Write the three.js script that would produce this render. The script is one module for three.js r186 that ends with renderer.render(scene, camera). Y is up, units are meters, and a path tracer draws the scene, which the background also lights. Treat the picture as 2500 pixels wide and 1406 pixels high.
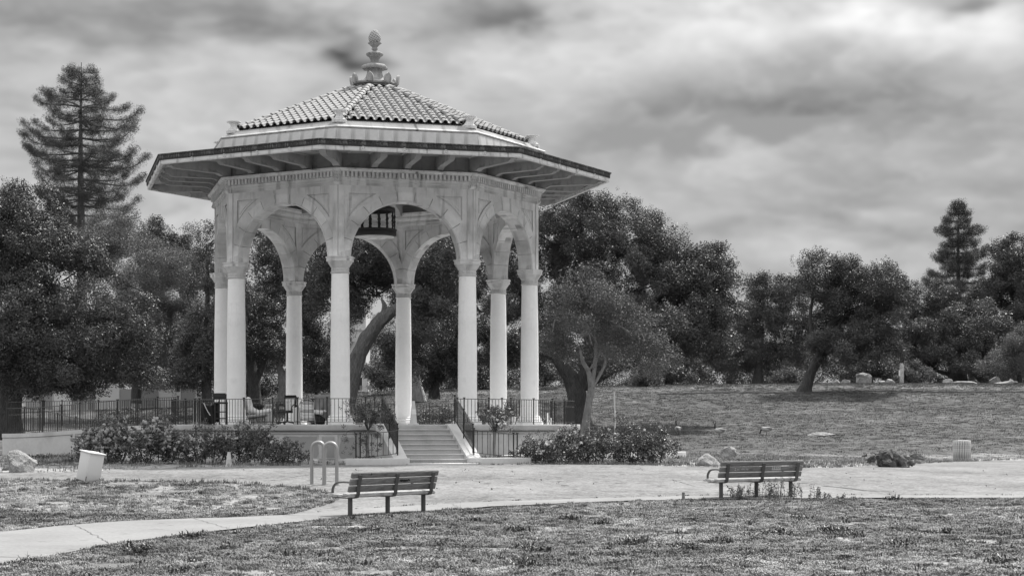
import * as THREE from 'three';
import { mergeGeometries, toCreasedNormals } from 'three/addons/utils/BufferGeometryUtils.js';
import { ImprovedNoise } from 'three/addons/math/ImprovedNoise.js';
import { MarchingCubes } from 'three/addons/objects/MarchingCubes.js';
import { RoundedBoxGeometry } from 'three/addons/geometries/RoundedBoxGeometry.js';

// ---------------------------------------------------------------- camera, sky, sun, exposure
const scene = new THREE.Scene();
const F = 4222, UC = 1250, VH = 1035, EYE = 1.27;            // focal length and horizon of the lens, eye height
const camera = new THREE.PerspectiveCamera(2 * Math.atan(703 / F) * 180 / Math.PI, 2500 / 1406, 0.5, 3000);
camera.position.set(0, EYE, 0);
camera.lookAt(0, EYE, -10);
camera.setViewOffset(2500, 1406, 0, -(VH - 703), 2500, 1406); // a level camera with a raised lens
camera.updateProjectionMatrix();
const renderer = new THREE.WebGLRenderer({ antialias: true });
renderer.setSize(1024, 575);
renderer.toneMapping = THREE.LinearToneMapping;
renderer.toneMappingExposure = 1.28;
renderer.shadowMap.enabled = true;

const SUN_EL = 56 * Math.PI / 180, SUN_AZ = 34 * Math.PI / 180; // high, behind and to the right
const sun = new THREE.DirectionalLight(new THREE.Color(1, 0.985, 0.965), 4.8);
sun.position.set(Math.sin(SUN_AZ) * Math.cos(SUN_EL) * 120, Math.sin(SUN_EL) * 120, -70 - Math.cos(SUN_AZ) * Math.cos(SUN_EL) * 120);
sun.target.position.set(0, 0, -70);
sun.castShadow = true;
sun.shadow.radius = 8;
sun.shadow.mapSize.set(4096, 4096);
Object.assign(sun.shadow.camera, { left: -90, right: 90, top: 90, bottom: -90, near: 1, far: 320 });
scene.add(sun, sun.target);

function rng(seed) { let a = seed >>> 0; return () => { a = (a + 0x6D2B79F5) | 0; let t = Math.imul(a ^ (a >>> 15), 1 | a); t = (t + Math.imul(t ^ (t >>> 7), 61 | t)) ^ t; return ((t ^ (t >>> 14)) >>> 0) / 4294967296; }; }
const N3 = new ImprovedNoise();
const n3 = (x, y, z) => N3.noise(x, y, z);
const fbm3 = (x, y, z, o = 4) => { let s = 0, a = 0.5; for (let i = 0; i < o; i++) { s += a * n3(x, y, z); x *= 2.03; y *= 2.03; z *= 2.03; a *= 0.5; } return s; };
const clamp = (x, a, b) => Math.min(b, Math.max(a, x));
const sstep = (a, b, x) => { const t = clamp((x - a) / (b - a), 0, 1); return t * t * (3 - 2 * t); };
const lerp = (a, b, t) => a + (b - a) * t;

{ // a broken grey overcast: air and cloud only
  const W = 2048, H = 1536, data = new Float32Array(W * H * 4);
  // cloud banks in the part of the sky over the park: [across, up, width, height, brighter or darker]
  const banks = [[60, 40, 330, 70, -.20], [520, 20, 260, 60, -.24], [300, 330, 500, 200, .06], [735, 50, 150, 45, -.10], [795, 112, 44, 22, -.34], [850, 120, 40, 20, -.26], [815, 70, 30, 34, -.16], [1000, 80, 70, 40, -.17], [1180, 12, 150, 50, -.26], [1240, 30, 80, 30, -.12],
    [1120, 130, 200, 60, .05], [1330, 180, 200, 80, .12], [1560, 90, 160, 60, .16], [1770, 40, 170, 60, .24], [2120, 45, 190, 50, .36], [2280, 105, 150, 50, .36], [2460, 90, 90, 70, .24], [1840, 100, 120, 40, .12], [2350, 15, 100, 24, -.26], [1960, 110, 90, 50, -.05],
    [1700, 235, 260, 38, -.10], [1930, 275, 260, 48, -.14], [2230, 250, 200, 60, -.11], [1640, 335, 260, 32, -.15], [2420, 330, 160, 40, -.06], [1810, 400, 110, 36, .13], [1480, 320, 120, 50, -.04], [2000, 445, 260, 30, -.06], [2110, 490, 180, 32, -.11], [2320, 440, 150, 60, .02],
    [1900, 610, 300, 60, .08], [150, 130, 200, 60, .03], [650, 240, 240, 120, .05], [420, 520, 160, 80, .10]];
  for (let j = 0; j < H; j++) {
    const el = ((j + 0.5) / H - 0.5) * Math.PI, se = Math.sin(el), ce = Math.cos(el);
    for (let i = 0; i < W; i++) {
      const an = ((i + 0.5) / W - 0.5) * 2 * Math.PI, dx = ce * Math.cos(an), dz = ce * Math.sin(an), k = (j * W + i) * 4;
      let L;
      if (el < -0.06) L = 0.3;
      else {
        const q = 1 / (Math.max(se, 0) + 0.22), px = dx * q, pz = dz * q;
        const warp = fbm3(px * 1.3 + 7, se * 3, pz * 1.3, 3);
        const c = fbm3(px * 2.1 + warp * 1.2, se * 9, pz * 2.1 + 3, 5), f = fbm3(dx * 25 + se * 24 + warp * 3, se * 58 - dx * 11, dz * 26, 5), h = Math.abs(fbm3(dx * 38 + f * 3 - se * 20, se * 66 + dx * 14 + warp * 4, dz * 34, 4)) * 2 - .3;
        L = 0.39 * (1 + 1.75 * sstep(0.17, 0.62, Math.max(se, 0))) * (1 + 0.36 * c + 0.34 * f + 0.2 * h);
        if (dz < -0.75 && el < 0.4) {
          const wob = 70 * warp + 60 * f, g2 = fbm3(dx * 40 + 9, se * 60, dz * 40, 3), U = UC + F * dx / -dz + wob * 1.5 + 70 * g2, V = VH - F * se / -dz + wob - 40 * g2;
          let b = 0;
          for (const [bu, bv, bw, bh, g] of banks) { const e = ((U - bu) / bw) ** 2 + ((V - bv) / bh) ** 2; if (e < 9) b += g * Math.exp(-e); }
          L += b * 0.86 * (1 + .5 * f);
        }
        L = Math.max(L, 0.035);
      }
      data[k] = L * 1.0; data[k + 1] = L * 1.0; data[k + 2] = L * 1.0; data[k + 3] = 1;
    }
  }
  const sky = new THREE.DataTexture(data, W, H, THREE.RGBAFormat, THREE.FloatType);
  sky.mapping = THREE.EquirectangularReflectionMapping; sky.minFilter = sky.magFilter = THREE.LinearFilter; sky.colorSpace = THREE.LinearSRGBColorSpace; sky.needsUpdate = true;
  scene.background = sky; scene.environment = sky;
}

// ---------------------------------------------------------------- helpers
const taken = new Map();
function numbered(name) { const n = taken.get(name) ?? 0; taken.set(name, n + 1); return n ? name + '_' + String(n).padStart(3, '0') : name; }
function boxUV(g) {                                                 // uv in metres from the face each triangle points to
  const p = g.attributes.position, n = g.attributes.normal, uv = new Float32Array(p.count * 2);
  for (let i = 0; i < p.count; i += 3) {
    const ax = Math.abs(n.getX(i) + n.getX(i + 1) + n.getX(i + 2)), ay = Math.abs(n.getY(i) + n.getY(i + 1) + n.getY(i + 2)), az = Math.abs(n.getZ(i) + n.getZ(i + 1) + n.getZ(i + 2));
    for (let k = i; k < i + 3 && k < p.count; k++) {
      const x = p.getX(k), y = p.getY(k), z = p.getZ(k);
      const [a, b] = ay > ax && ay > az ? [x, z] : ax > az ? [z, y] : [x, y];
      uv[k * 2] = a; uv[k * 2 + 1] = b;
    }
  }
  g.setAttribute('uv', new THREE.BufferAttribute(uv, 2));
  return g;
}
function fin(g, crease = 0.6) {                                      // hard edges where a shape turns sharply, uv in metres
  for (const k of Object.keys(g.attributes)) if (k !== 'position') g.deleteAttribute(k);
  g = crease > 0 ? toCreasedNormals(g, crease) : (g = g.index ? g.toNonIndexed() : g, g.computeVertexNormals(), g);
  return boxUV(g);
}
const bare = (g) => { g = g.index ? g.toNonIndexed() : g.clone(); for (const k of Object.keys(g.attributes)) if (k !== 'position') g.deleteAttribute(k); return g; };
const join = (list, crease = 0.6) => fin(mergeGeometries(list.map(bare)), crease);
function mesh(name, g, m, parent = scene) { const o = new THREE.Mesh(g, m); o.name = parent === scene ? numbered(name) : name; o.castShadow = o.receiveShadow = true; parent.add(o); return o; }
function tag(o, label, category, group) { o.userData.label = label; o.userData.category = category; if (group) o.userData.group = group; return o; }
function thing(name, label, category, pos = [0, 0, 0], turn = 0, group) { const o = new THREE.Group(); o.name = numbered(name); scene.add(o); o.position.set(...pos); o.rotation.y = turn; return tag(o, label, category, group); }
function structure(o, label) { o.userData.kind = 'structure'; o.userData.label = label; return o; }
const stuff = (o) => { o.userData.kind = 'stuff'; return o; };
const box = (w, h, d, x = 0, y = 0, z = 0) => new THREE.BoxGeometry(w, h, d).translate(x, y, z);
const cyl = (r0, r1, h, x, y, z, s = 10) => new THREE.CylinderGeometry(r1, r0, h, s).translate(x, y + h / 2, z);   // foot at y
const V = (x, y, z) => new THREE.Vector3(x, y, z);
function bar(a, b, r, s = 5, r2 = r) { const d = b.clone().sub(a), g = new THREE.CylinderGeometry(r2, r, d.length(), s); g.applyQuaternion(new THREE.Quaternion().setFromUnitVectors(V(0, 1, 0), d.normalize())); return g.translate((a.x + b.x) / 2, (a.y + b.y) / 2, (a.z + b.z) / 2); }
function tube(pts, r, s = 6, n = 0) { const c = new THREE.CatmullRomCurve3(pts); return new THREE.TubeGeometry(c, n || pts.length * 4, r, s); }
function limb(pts, radii, s = 8, n = 0, rough = 0) {                  // a tapering branch through points
  const c = new THREE.CatmullRomCurve3(pts), m = n || pts.length * 5, fr = c.computeFrenetFrames(m), pos = [], idx = [];
  for (let i = 0; i <= m; i++) {
    const t = i / m, p = c.getPoint(t), f = t * (radii.length - 1), k = Math.min(radii.length - 2, Math.floor(f)), r = lerp(radii[k], radii[k + 1], f - k);
    for (let j = 0; j < s; j++) {
      const a = j / s * 2 * Math.PI, q = r * (1 + rough * n3(p.x * 2 + Math.cos(a) * 2, p.y * .8, p.z * 2 + Math.sin(a) * 2) + rough * .55 * n3(Math.cos(a) * 5, t * 7 + p.x, Math.sin(a) * 5));
      const v = p.clone().addScaledVector(fr.normals[i], Math.cos(a) * q).addScaledVector(fr.binormals[i], Math.sin(a) * q);
      pos.push(v.x, v.y, v.z);
    }
  }
  for (let i = 0; i < m; i++) for (let j = 0; j < s; j++) { const a = i * s + j, b = i * s + (j + 1) % s; idx.push(a, b, a + s, b, b + s, a + s); }
  const top = pos.length / 3; const e = c.getPoint(1); pos.push(e.x, e.y, e.z);
  for (let j = 0; j < s; j++) idx.push(m * s + j, m * s + (j + 1) % s, top);
  const g = new THREE.BufferGeometry(); g.setAttribute('position', new THREE.Float32BufferAttribute(pos, 3)); g.setIndex(idx); return g;
}
function extrude(pts, depth, holes = []) { const s = new THREE.Shape(pts.map((p) => new THREE.Vector2(p[0], p[1]))); for (const h of holes) s.holes.push(new THREE.Path(h.map((p) => new THREE.Vector2(p[0], p[1])))); return new THREE.ExtrudeGeometry(s, { depth, bevelEnabled: false, curveSegments: 16 }); }
function sdfMesh(f, half, res = 40, at = [0, 0, 0]) {                 // one skin round a distance field
  const mc = new MarchingCubes(res, new THREE.MeshStandardMaterial(), false, false, 60000); mc.isolation = 0;
  for (let k = 0; k < res; k++) for (let j = 0; j < res; j++) for (let i = 0; i < res; i++) mc.field[i + j * res + k * res * res] = -f((i / res * 2 - 1) * half + at[0], (j / res * 2 - 1) * half + at[1], (k / res * 2 - 1) * half + at[2]);
  mc.update();
  const n = mc.count, g = new THREE.BufferGeometry();
  g.setAttribute('position', new THREE.BufferAttribute(mc.positionArray.slice(0, n * 3).map((x, i) => x * half + at[i % 3]), 3));
  return g;
}
const capsule = (p, a, b, ra, rb) => { const bx = b[0] - a[0], by = b[1] - a[1], bz = b[2] - a[2], px = p[0] - a[0], py = p[1] - a[1], pz = p[2] - a[2], h = clamp((px * bx + py * by + pz * bz) / (bx * bx + by * by + bz * bz + 1e-9), 0, 1); return Math.hypot(px - bx * h, py - by * h, pz - bz * h) - lerp(ra, rb, h); };
const smin = (a, b, k) => { const h = clamp(0.5 + 0.5 * (b - a) / k, 0, 1); return lerp(b, a, h) - k * h * (1 - h); };

// ---------------------------------------------------------------- the lie of the land (x across, d away from the viewer)
const PX = -5.02, PD = 63.1, FLOOR = 1.25, ST0 = 0.034;              // the bandstand's middle and its floor
const KN = [[-400, -.5], [20, -.5], [40, -.45], [53, -.4], [75, -.37], [85, -.15], [95, .35], [105, 1.05], [118, 2.3], [130, 3.6], [138, 4.35], [146, 4.68], [160, 4.6], [200, 4.2], [420, 3.2], [2000, 3]];
function rise(d) { let i = 0; while (i < KN.length - 2 && d > KN[i + 1][0]) i++; const [a, b] = [KN[i], KN[i + 1]], t = (d - a[0]) / (b[0] - a[0]), h = b[0] - a[0]; const sl = (k) => k <= 0 || k >= KN.length - 1 ? 0 : (KN[k + 1][1] - KN[k - 1][1]) / (KN[k + 1][0] - KN[k - 1][0]); const m0 = sl(i) * h, m1 = sl(i + 1) * h, t2 = t * t, t3 = t2 * t; return (2 * t3 - 3 * t2 + 1) * a[1] + (t3 - 2 * t2 + t) * m0 + (-2 * t3 + 3 * t2) * b[1] + (t3 - t2) * m1; }
const slope = (x) => clamp(x < -12 ? .86 + (x + 12) * .0061 : x < 5 ? .86 + (x + 12) * .0053 : .95 + (x - 5) * .0025, .55, 1);
function groundY(x, d) {
  const r = Math.hypot(x - PX, d - PD), t = sstep(11, 30, r), b = rise(d);
  let y = -.4 + (b + .4) * (d > 75 ? slope(x) : 1) + .42 * (1 - t);
  if (d > 84) y += .16 * n3(x * .16, d * .13, 2.2) * sstep(84, 96, d) * (1 - sstep(125, 140, d));
  return y;
}
function spot(u, v) { for (let d = 12; d < 190; d += 0.05) { const y = EYE - (v - VH) * d / F, x = (u - UC) / F * d; if (y <= groundY(x, d)) return [x, d]; } return [(u - UC) / F * 150, 150]; }
const onGround = (u, v) => { const [x, d] = spot(u, v); return [x, groundY(x, d), -d]; };
const at = (u, v, d) => V((u - UC) / F * d, EYE + (VH - v) / F * d, -d);

// ---------------------------------------------------------------- textures: grain, stains and patches
function pnoise(seed) {
  const r = rng(seed), T = new Float32Array(65536); for (let i = 0; i < 65536; i++) T[i] = r();
  const at2 = (x, y) => T[((y & 255) << 8) | (x & 255)];
  const v = (x, y, p) => { const xi = Math.floor(x), yi = Math.floor(y); let fx = x - xi, fy = y - yi; fx = fx * fx * (3 - 2 * fx); fy = fy * fy * (3 - 2 * fy); const m = (q) => ((q % p) + p) % p; const a = at2(m(xi), m(yi)), b = at2(m(xi + 1), m(yi)), c = at2(m(xi), m(yi + 1)), e = at2(m(xi + 1), m(yi + 1)); return lerp(lerp(a, b, fx), lerp(c, e, fx), fy); };
  return (x, y, per, o = 4, g = .5) => { let s = 0, a = 1, w = 0, p = per; for (let i = 0; i < o; i++) { s += a * v(x * p, y * p, p); w += a; a *= g; p *= 2; } return s / w; };   // x, y in 0..1, tiles
}
const toS = (l) => Math.round(255 * (l <= .0031308 ? 12.92 * l : 1.055 * Math.pow(l, 1 / 2.4) - .055));
function tex(size, tile, f, srgb = true) {
  const h = size, data = new Uint8Array(size * h * 4);
  for (let j = 0; j < h; j++) for (let i = 0; i < size; i++) { const v = clamp(f(i / size, j / h), 0, 1), k = (j * size + i) * 4, q = srgb ? toS(v) : Math.round(v * 255); data[k] = data[k + 1] = data[k + 2] = q; data[k + 3] = 255; }
  const t = new THREE.DataTexture(data, size, h); t.wrapS = t.wrapT = THREE.RepeatWrapping; t.magFilter = THREE.LinearFilter; t.minFilter = THREE.LinearMipmapLinearFilter; t.generateMipmaps = true; if (srgb) t.colorSpace = THREE.SRGBColorSpace; t.repeat.set(1 / tile, 1 / tile); t.needsUpdate = true; return t;
}
const grey = (l) => new THREE.Color().setRGB(l, l, l);
const mat = (l, rough = .8, more = {}) => new THREE.MeshStandardMaterial({ color: grey(l), roughness: rough, side: THREE.DoubleSide, ...more });
const pA = pnoise(11), pB = pnoise(23), pC = pnoise(37), pD = pnoise(53);
const stoneTex = tex(1024, 4.2, (x, y) => { const a = pA(x, y, 6, 5), b = pB(x, y, 40, 3), st = pC(x, y * .12, 26, 3), pat = pD(x, y, 4, 3); let v = .62 + .26 * (a - .5) + .1 * (b - .5); v -= .62 * Math.max(0, st - .54) * (a > .42 ? 1.6 : .4); v -= .9 * Math.max(0, pat - .6); v += .5 * Math.max(0, .38 - pat); return v; });
const stoneBump = tex(512, 1.4, (x, y) => .5 * pA(x, y, 30, 4) + .5 * pB(x, y, 90, 2), false);
const paleTex = tex(512, 3.4, (x, y) => .83 + .12 * (pB(x, y, 5, 5) - .5) - .3 * Math.max(0, pC(x, y * .1, 24, 3) - .62) + .05 * (pC(x, y, 60, 2) - .5) - .5 * Math.max(0, pD(x, y, 7, 4) - .7));
const plasterTex = tex(1024, 5.3, (x, y) => { const a = pC(x, y, 5, 5), st = pA(x, y * .1, 30, 3); return .55 + .16 * (a - .5) + .06 * (pB(x, y, 70, 2) - .5) - .5 * Math.max(0, pD(x, y, 6, 4) - .64) - .3 * Math.max(0, st - .62); });
const tileTex = tex(512, 1.9, (x, y) => .24 + .3 * (pA(x, y, 7, 4) - .5) + .16 * (pB(x, y, 50, 3) - .5) - .6 * Math.max(0, pD(x, y, 14, 3) - .66));
const darkTex = tex(512, 1.3, (x, y) => { const a = pC(x, y, 9, 5), b = pB(x, y, 30, 3); return .045 + .5 * Math.max(0, a - .53) + .25 * Math.max(0, b - .6); });
const fasciaTex = tex(512, 2.7, (x, y) => { const a = pA(x, y, 8, 5), st = pC(x, y * .15, 30, 3); return clamp(.62 + .2 * (a - .5) - .8 * Math.max(0, st - .55) - .7 * Math.max(0, pD(x, y, 11, 4) - .58), .06, 1); });
const barkTex = tex(512, 1.1, (x, y) => .09 + .22 * Math.max(0, pA(x, y * .22, 36, 4) - .34) + .05 * pB(x, y, 60, 2));
const barkBump = tex(512, 1.1, (x, y) => pA(x, y * .22, 36, 4), false);
const smoothBark = tex(512, 1.2, (x, y) => .2 + .14 * (pB(x, y * .4, 14, 4) - .5) - .5 * Math.max(0, pD(x, y, 16, 3) - .66));
const woodTex = tex(512, 1.2, (x, y) => .36 + .3 * (pA(x * .14, y, 60, 3) - .5) - .7 * Math.max(0, pD(x * .5, y, 9, 4) - .6) + .1 * (pB(x, y, 70, 2) - .5));
const woodBump = tex(512, .7, (x, y) => pA(x * .12, y, 80, 3), false);
const paveTex = tex(1024, 7.3, (x, y) => { const a = pA(x, y, 4, 5), b = pB(x, y, 60, 3), c = pC(x, y, 200, 1), s = pD(x, y, 24, 3); return .162 + .13 * (a - .5) + .10 * (b - .5) + .12 * (c - .5) - .6 * Math.max(0, s - .66) + .08 * (pD(x, y, 12, 4) - .5); });
const paveBump = tex(512, 1.3, (x, y) => .5 * pC(x, y, 90, 3) + .5 * pB(x, y, 20, 3), false);
const pathTex = tex(1024, 6.1, (x, y) => .21 + .09 * (pB(x, y, 5, 5) - .5) + .06 * (pC(x, y, 150, 2) - .5) - .4 * Math.max(0, pA(x, y, 22, 3) - .72));
const lawnTex = tex(1024, 8.7, (x, y) => { const a = pA(x, y, 9, 5), b = pB(x, y, 60, 3), c = pC(x, y, 220, 2); return .15 + .26 * (a - .5) + .22 * (b - .5) + .24 * (c - .5); });
const lawnBump = tex(1024, 5.1, (x, y) => .4 * pA(x, y, 40, 4) + .6 * pB(x, y, 180, 2), false);
const rockTex = tex(512, 1.7, (x, y) => .3 + .3 * (pA(x, y, 8, 5) - .5) + .2 * (pB(x, y, 50, 3) - .5) - .7 * Math.max(0, pC(x, y, 18, 3) - .62));
const M = {
  stone: mat(1, .85, { map: stoneTex, bumpMap: stoneBump, bumpScale: .012 }), stoneB: mat(.93, .85, { map: stoneTex, bumpMap: stoneBump, bumpScale: .006 }), stoneC: mat(1.06, .85, { map: stoneTex, bumpMap: stoneBump, bumpScale: .006 }),
  pale: mat(1, .6, { map: paleTex, bumpMap: stoneBump, bumpScale: .0015 }), plaster: mat(1, .85, { map: plasterTex, bumpMap: stoneBump, bumpScale: .003 }), step: mat(.86, .85, { map: plasterTex, bumpMap: stoneBump, bumpScale: .004 }),
  tiles: [mat(1, .75, { map: tileTex, bumpMap: stoneBump, bumpScale: .003 }), mat(.92, .75, { map: tileTex, bumpMap: stoneBump, bumpScale: .003 }), mat(1.07, .75, { map: tileTex, bumpMap: stoneBump, bumpScale: .003 })],
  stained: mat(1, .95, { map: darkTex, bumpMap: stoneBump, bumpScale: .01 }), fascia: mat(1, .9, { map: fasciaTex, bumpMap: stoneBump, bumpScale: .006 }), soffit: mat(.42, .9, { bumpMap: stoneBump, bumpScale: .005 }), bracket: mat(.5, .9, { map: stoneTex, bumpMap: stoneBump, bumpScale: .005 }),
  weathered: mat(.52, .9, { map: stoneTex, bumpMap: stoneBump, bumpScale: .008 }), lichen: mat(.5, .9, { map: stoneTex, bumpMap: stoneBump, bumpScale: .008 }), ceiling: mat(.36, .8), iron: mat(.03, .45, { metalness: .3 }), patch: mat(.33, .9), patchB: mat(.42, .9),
  bark: mat(1, .95, { map: barkTex, bumpMap: barkBump, bumpScale: .05 }), barkDark: mat(.42, .95, { map: barkTex, bumpMap: barkBump, bumpScale: .05 }), barkMid: mat(.7, .95, { map: barkTex, bumpMap: barkBump, bumpScale: .05 }), barkPale: mat(1, .8, { map: smoothBark, bumpMap: barkBump, bumpScale: .006 }),
  wood: mat(1, .8, { map: woodTex, bumpMap: woodBump, bumpScale: .004 }), woodDark: mat(.42, .8, { map: woodTex, bumpMap: woodBump, bumpScale: .004 }), steel: mat(.09, .5, { metalness: .4 }), galv: mat(.34, .42, { metalness: .6 }),
  rock: mat(1, .95, { map: rockTex, bumpMap: stoneBump, bumpScale: .03 }), white: mat(.75, .5), dark: mat(.025, .7), black: mat(.012, .8), cloth: mat(.62, .95), grey: mat(.3, .8),
};

// ---------------------------------------------------------------- ground, plaza and path
const inside = (poly, x, y) => { let c = false; for (let i = 0, j = poly.length - 1; i < poly.length; j = i++) { const [xi, yi] = poly[i], [xj, yj] = poly[j]; if ((yi > y) !== (yj > y) && x < (xj - xi) * (y - yi) / (yj - yi) + xi) c = !c; } return c; };
function raggedEdge(pts, amp, seed) {                                 // closer points with a wandering line between them
  const out = [];
  for (let i = 0; i < pts.length; i++) { const a = pts[i], b = pts[(i + 1) % pts.length], L = Math.hypot(b[0] - a[0], b[1] - a[1]), n = clamp(Math.round(L / .35), 1, 120); for (let k = 0; k < n; k++) { const t = k / n, x = lerp(a[0], b[0], t), y = lerp(a[1], b[1], t); out.push([x + amp * n3(x * 1.7, y * 1.7, seed), y + amp * 1.3 * n3(x * 1.7, y * 1.7, seed + 9)]); } }
  return out;
}
function sheet(poly, lift, maxEdge = 1.1) {                           // a sheet that lies on the land
  const tri = THREE.ShapeUtils.triangulateShape(poly.map((p) => new THREE.Vector2(p[0], p[1])), []), pos = [], nor = [], uv = [];
  const put = (a, b, c) => {
    const l = [[a, b], [b, c], [c, a]].map(([p, q]) => Math.hypot(p[0] - q[0], p[1] - q[1])), m = Math.max(...l), k = l.indexOf(m);
    if (m > maxEdge) { const P = [a, b, c], p = P[k], q = P[(k + 1) % 3], r = P[(k + 2) % 3], h = [(p[0] + q[0]) / 2, (p[1] + q[1]) / 2]; put(p, h, r); put(h, q, r); return; }
    if ((b[0] - a[0]) * (c[1] - a[1]) - (b[1] - a[1]) * (c[0] - a[0]) < 0) [b, c] = [c, b];
    for (const p of [a, b, c]) { pos.push(p[0], groundY(p[0], p[1]) + lift, -p[1]); uv.push(p[0], p[1]); const e = .3; nor.push((groundY(p[0] - e, p[1]) - groundY(p[0] + e, p[1])) / (2 * e), 1, -(groundY(p[0], p[1] - e) - groundY(p[0], p[1] + e)) / (2 * e)); }
  };
  for (const t of tri) put(poly[t[0]], poly[t[1]], poly[t[2]]);
  const g = new THREE.BufferGeometry(); g.setAttribute('position', new THREE.Float32BufferAttribute(pos, 3)); g.setAttribute('normal', new THREE.Float32BufferAttribute(nor, 3)); g.setAttribute('uv', new THREE.Float32BufferAttribute(uv, 2)); return g;
}
const S = (l) => l.map(([u, v]) => spot(u, v));
const pathFar = [[-500, 1352], [0, 1303], [150, 1287], [300, 1276], [450, 1270], [560, 1267], [690, 1261], [850, 1247], [1030, 1236], [1200, 1228], [1500, 1218], [1700, 1213], [2100, 1212], [2500, 1212], [2900, 1212]];
const pathNear = [[2900, 1219], [2500, 1218], [2100, 1218.5], [1700, 1221], [1450, 1228], [1200, 1240], [1030, 1251], [850, 1264], [700, 1281], [500, 1303], [300, 1328], [100, 1366], [0, 1386], [-400, 1475]];
const PATH = S([...pathFar, ...pathNear]);
const PLAZA = S([[-500, 1156], [0, 1155], [150, 1154], [330, 1147], [560, 1140], [760, 1137], [960, 1133], [1190, 1133], [1300, 1135], [1500, 1136], [1640, 1139], [1800, 1143], [2040, 1143], [2110, 1139], [2190, 1136], [2300, 1129], [2420, 1124], [2900, 1121], [2900, 1211.5], [2100, 1211.5], [1700, 1212.5], [1500, 1217.5], [1200, 1227], [1030, 1235], [850, 1246], [700, 1260], [770, 1242], [815, 1227], [834, 1214], [800, 1204], [710, 1191], [560, 1180], [400, 1176], [200, 1174], [0, 1173], [-500, 1173]]);
{
  const xs = [-900, -400, -200, -120], ds = [-400, -120, -40, 0]; for (let x = -80; x <= 80; x += 1) xs.push(x); xs.push(110, 160, 260, 450, 900); for (let d = 6; d <= 176; d += 1) ds.push(d); ds.push(184, 195, 210, 240, 300, 420, 800, 2000);
  const pos = [], uv = [], col = [], idx = [], W = xs.length;
  for (const d of ds) for (const x of xs) {
    pos.push(x, groundY(x, d), -d); uv.push(x, d);
    const dry = fbm3(x * .11, d * .16, 5, 3), fine = fbm3(x * .55, d * .6, 1, 3); let k = .9 + 1.2 * dry + .9 * fine;   // drier and greener turf
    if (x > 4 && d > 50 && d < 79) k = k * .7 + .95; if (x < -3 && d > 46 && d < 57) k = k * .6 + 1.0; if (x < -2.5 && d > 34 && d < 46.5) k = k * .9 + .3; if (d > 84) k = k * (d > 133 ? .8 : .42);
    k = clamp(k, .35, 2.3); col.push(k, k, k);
  }
  for (let j = 0; j < ds.length - 1; j++) for (let i = 0; i < W - 1; i++) { const a = j * W + i; idx.push(a, a + 1, a + W, a + 1, a + W + 1, a + W); }
  const g = new THREE.BufferGeometry(); g.setAttribute('position', new THREE.Float32BufferAttribute(pos, 3)); g.setAttribute('uv', new THREE.Float32BufferAttribute(uv, 2)); g.setAttribute('color', new THREE.Float32BufferAttribute(col, 3)); g.setIndex(idx); g.computeVertexNormals();
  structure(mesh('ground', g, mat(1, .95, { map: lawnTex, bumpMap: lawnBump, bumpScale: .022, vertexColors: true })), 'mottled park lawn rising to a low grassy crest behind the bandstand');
  structure(mesh('plaza', sheet(raggedEdge(PLAZA, .14, 3), .012), mat(1, .95, { map: paveTex, bumpMap: paveBump, bumpScale: .008 })), 'pale worn asphalt and grit plaza in front of the bandstand steps');
  structure(mesh('path', sheet(raggedEdge(PATH, .05, 6), .03), mat(1, .9, { map: pathTex, bumpMap: paveBump, bumpScale: .003 })), 'pale concrete footpath curving from the lower left past both benches');
}
const hardFloor = (x, d) => inside(PATH, x, d) || inside(PLAZA, x, d) || Math.hypot(x - PX, d - PD) < 7.6;

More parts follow.
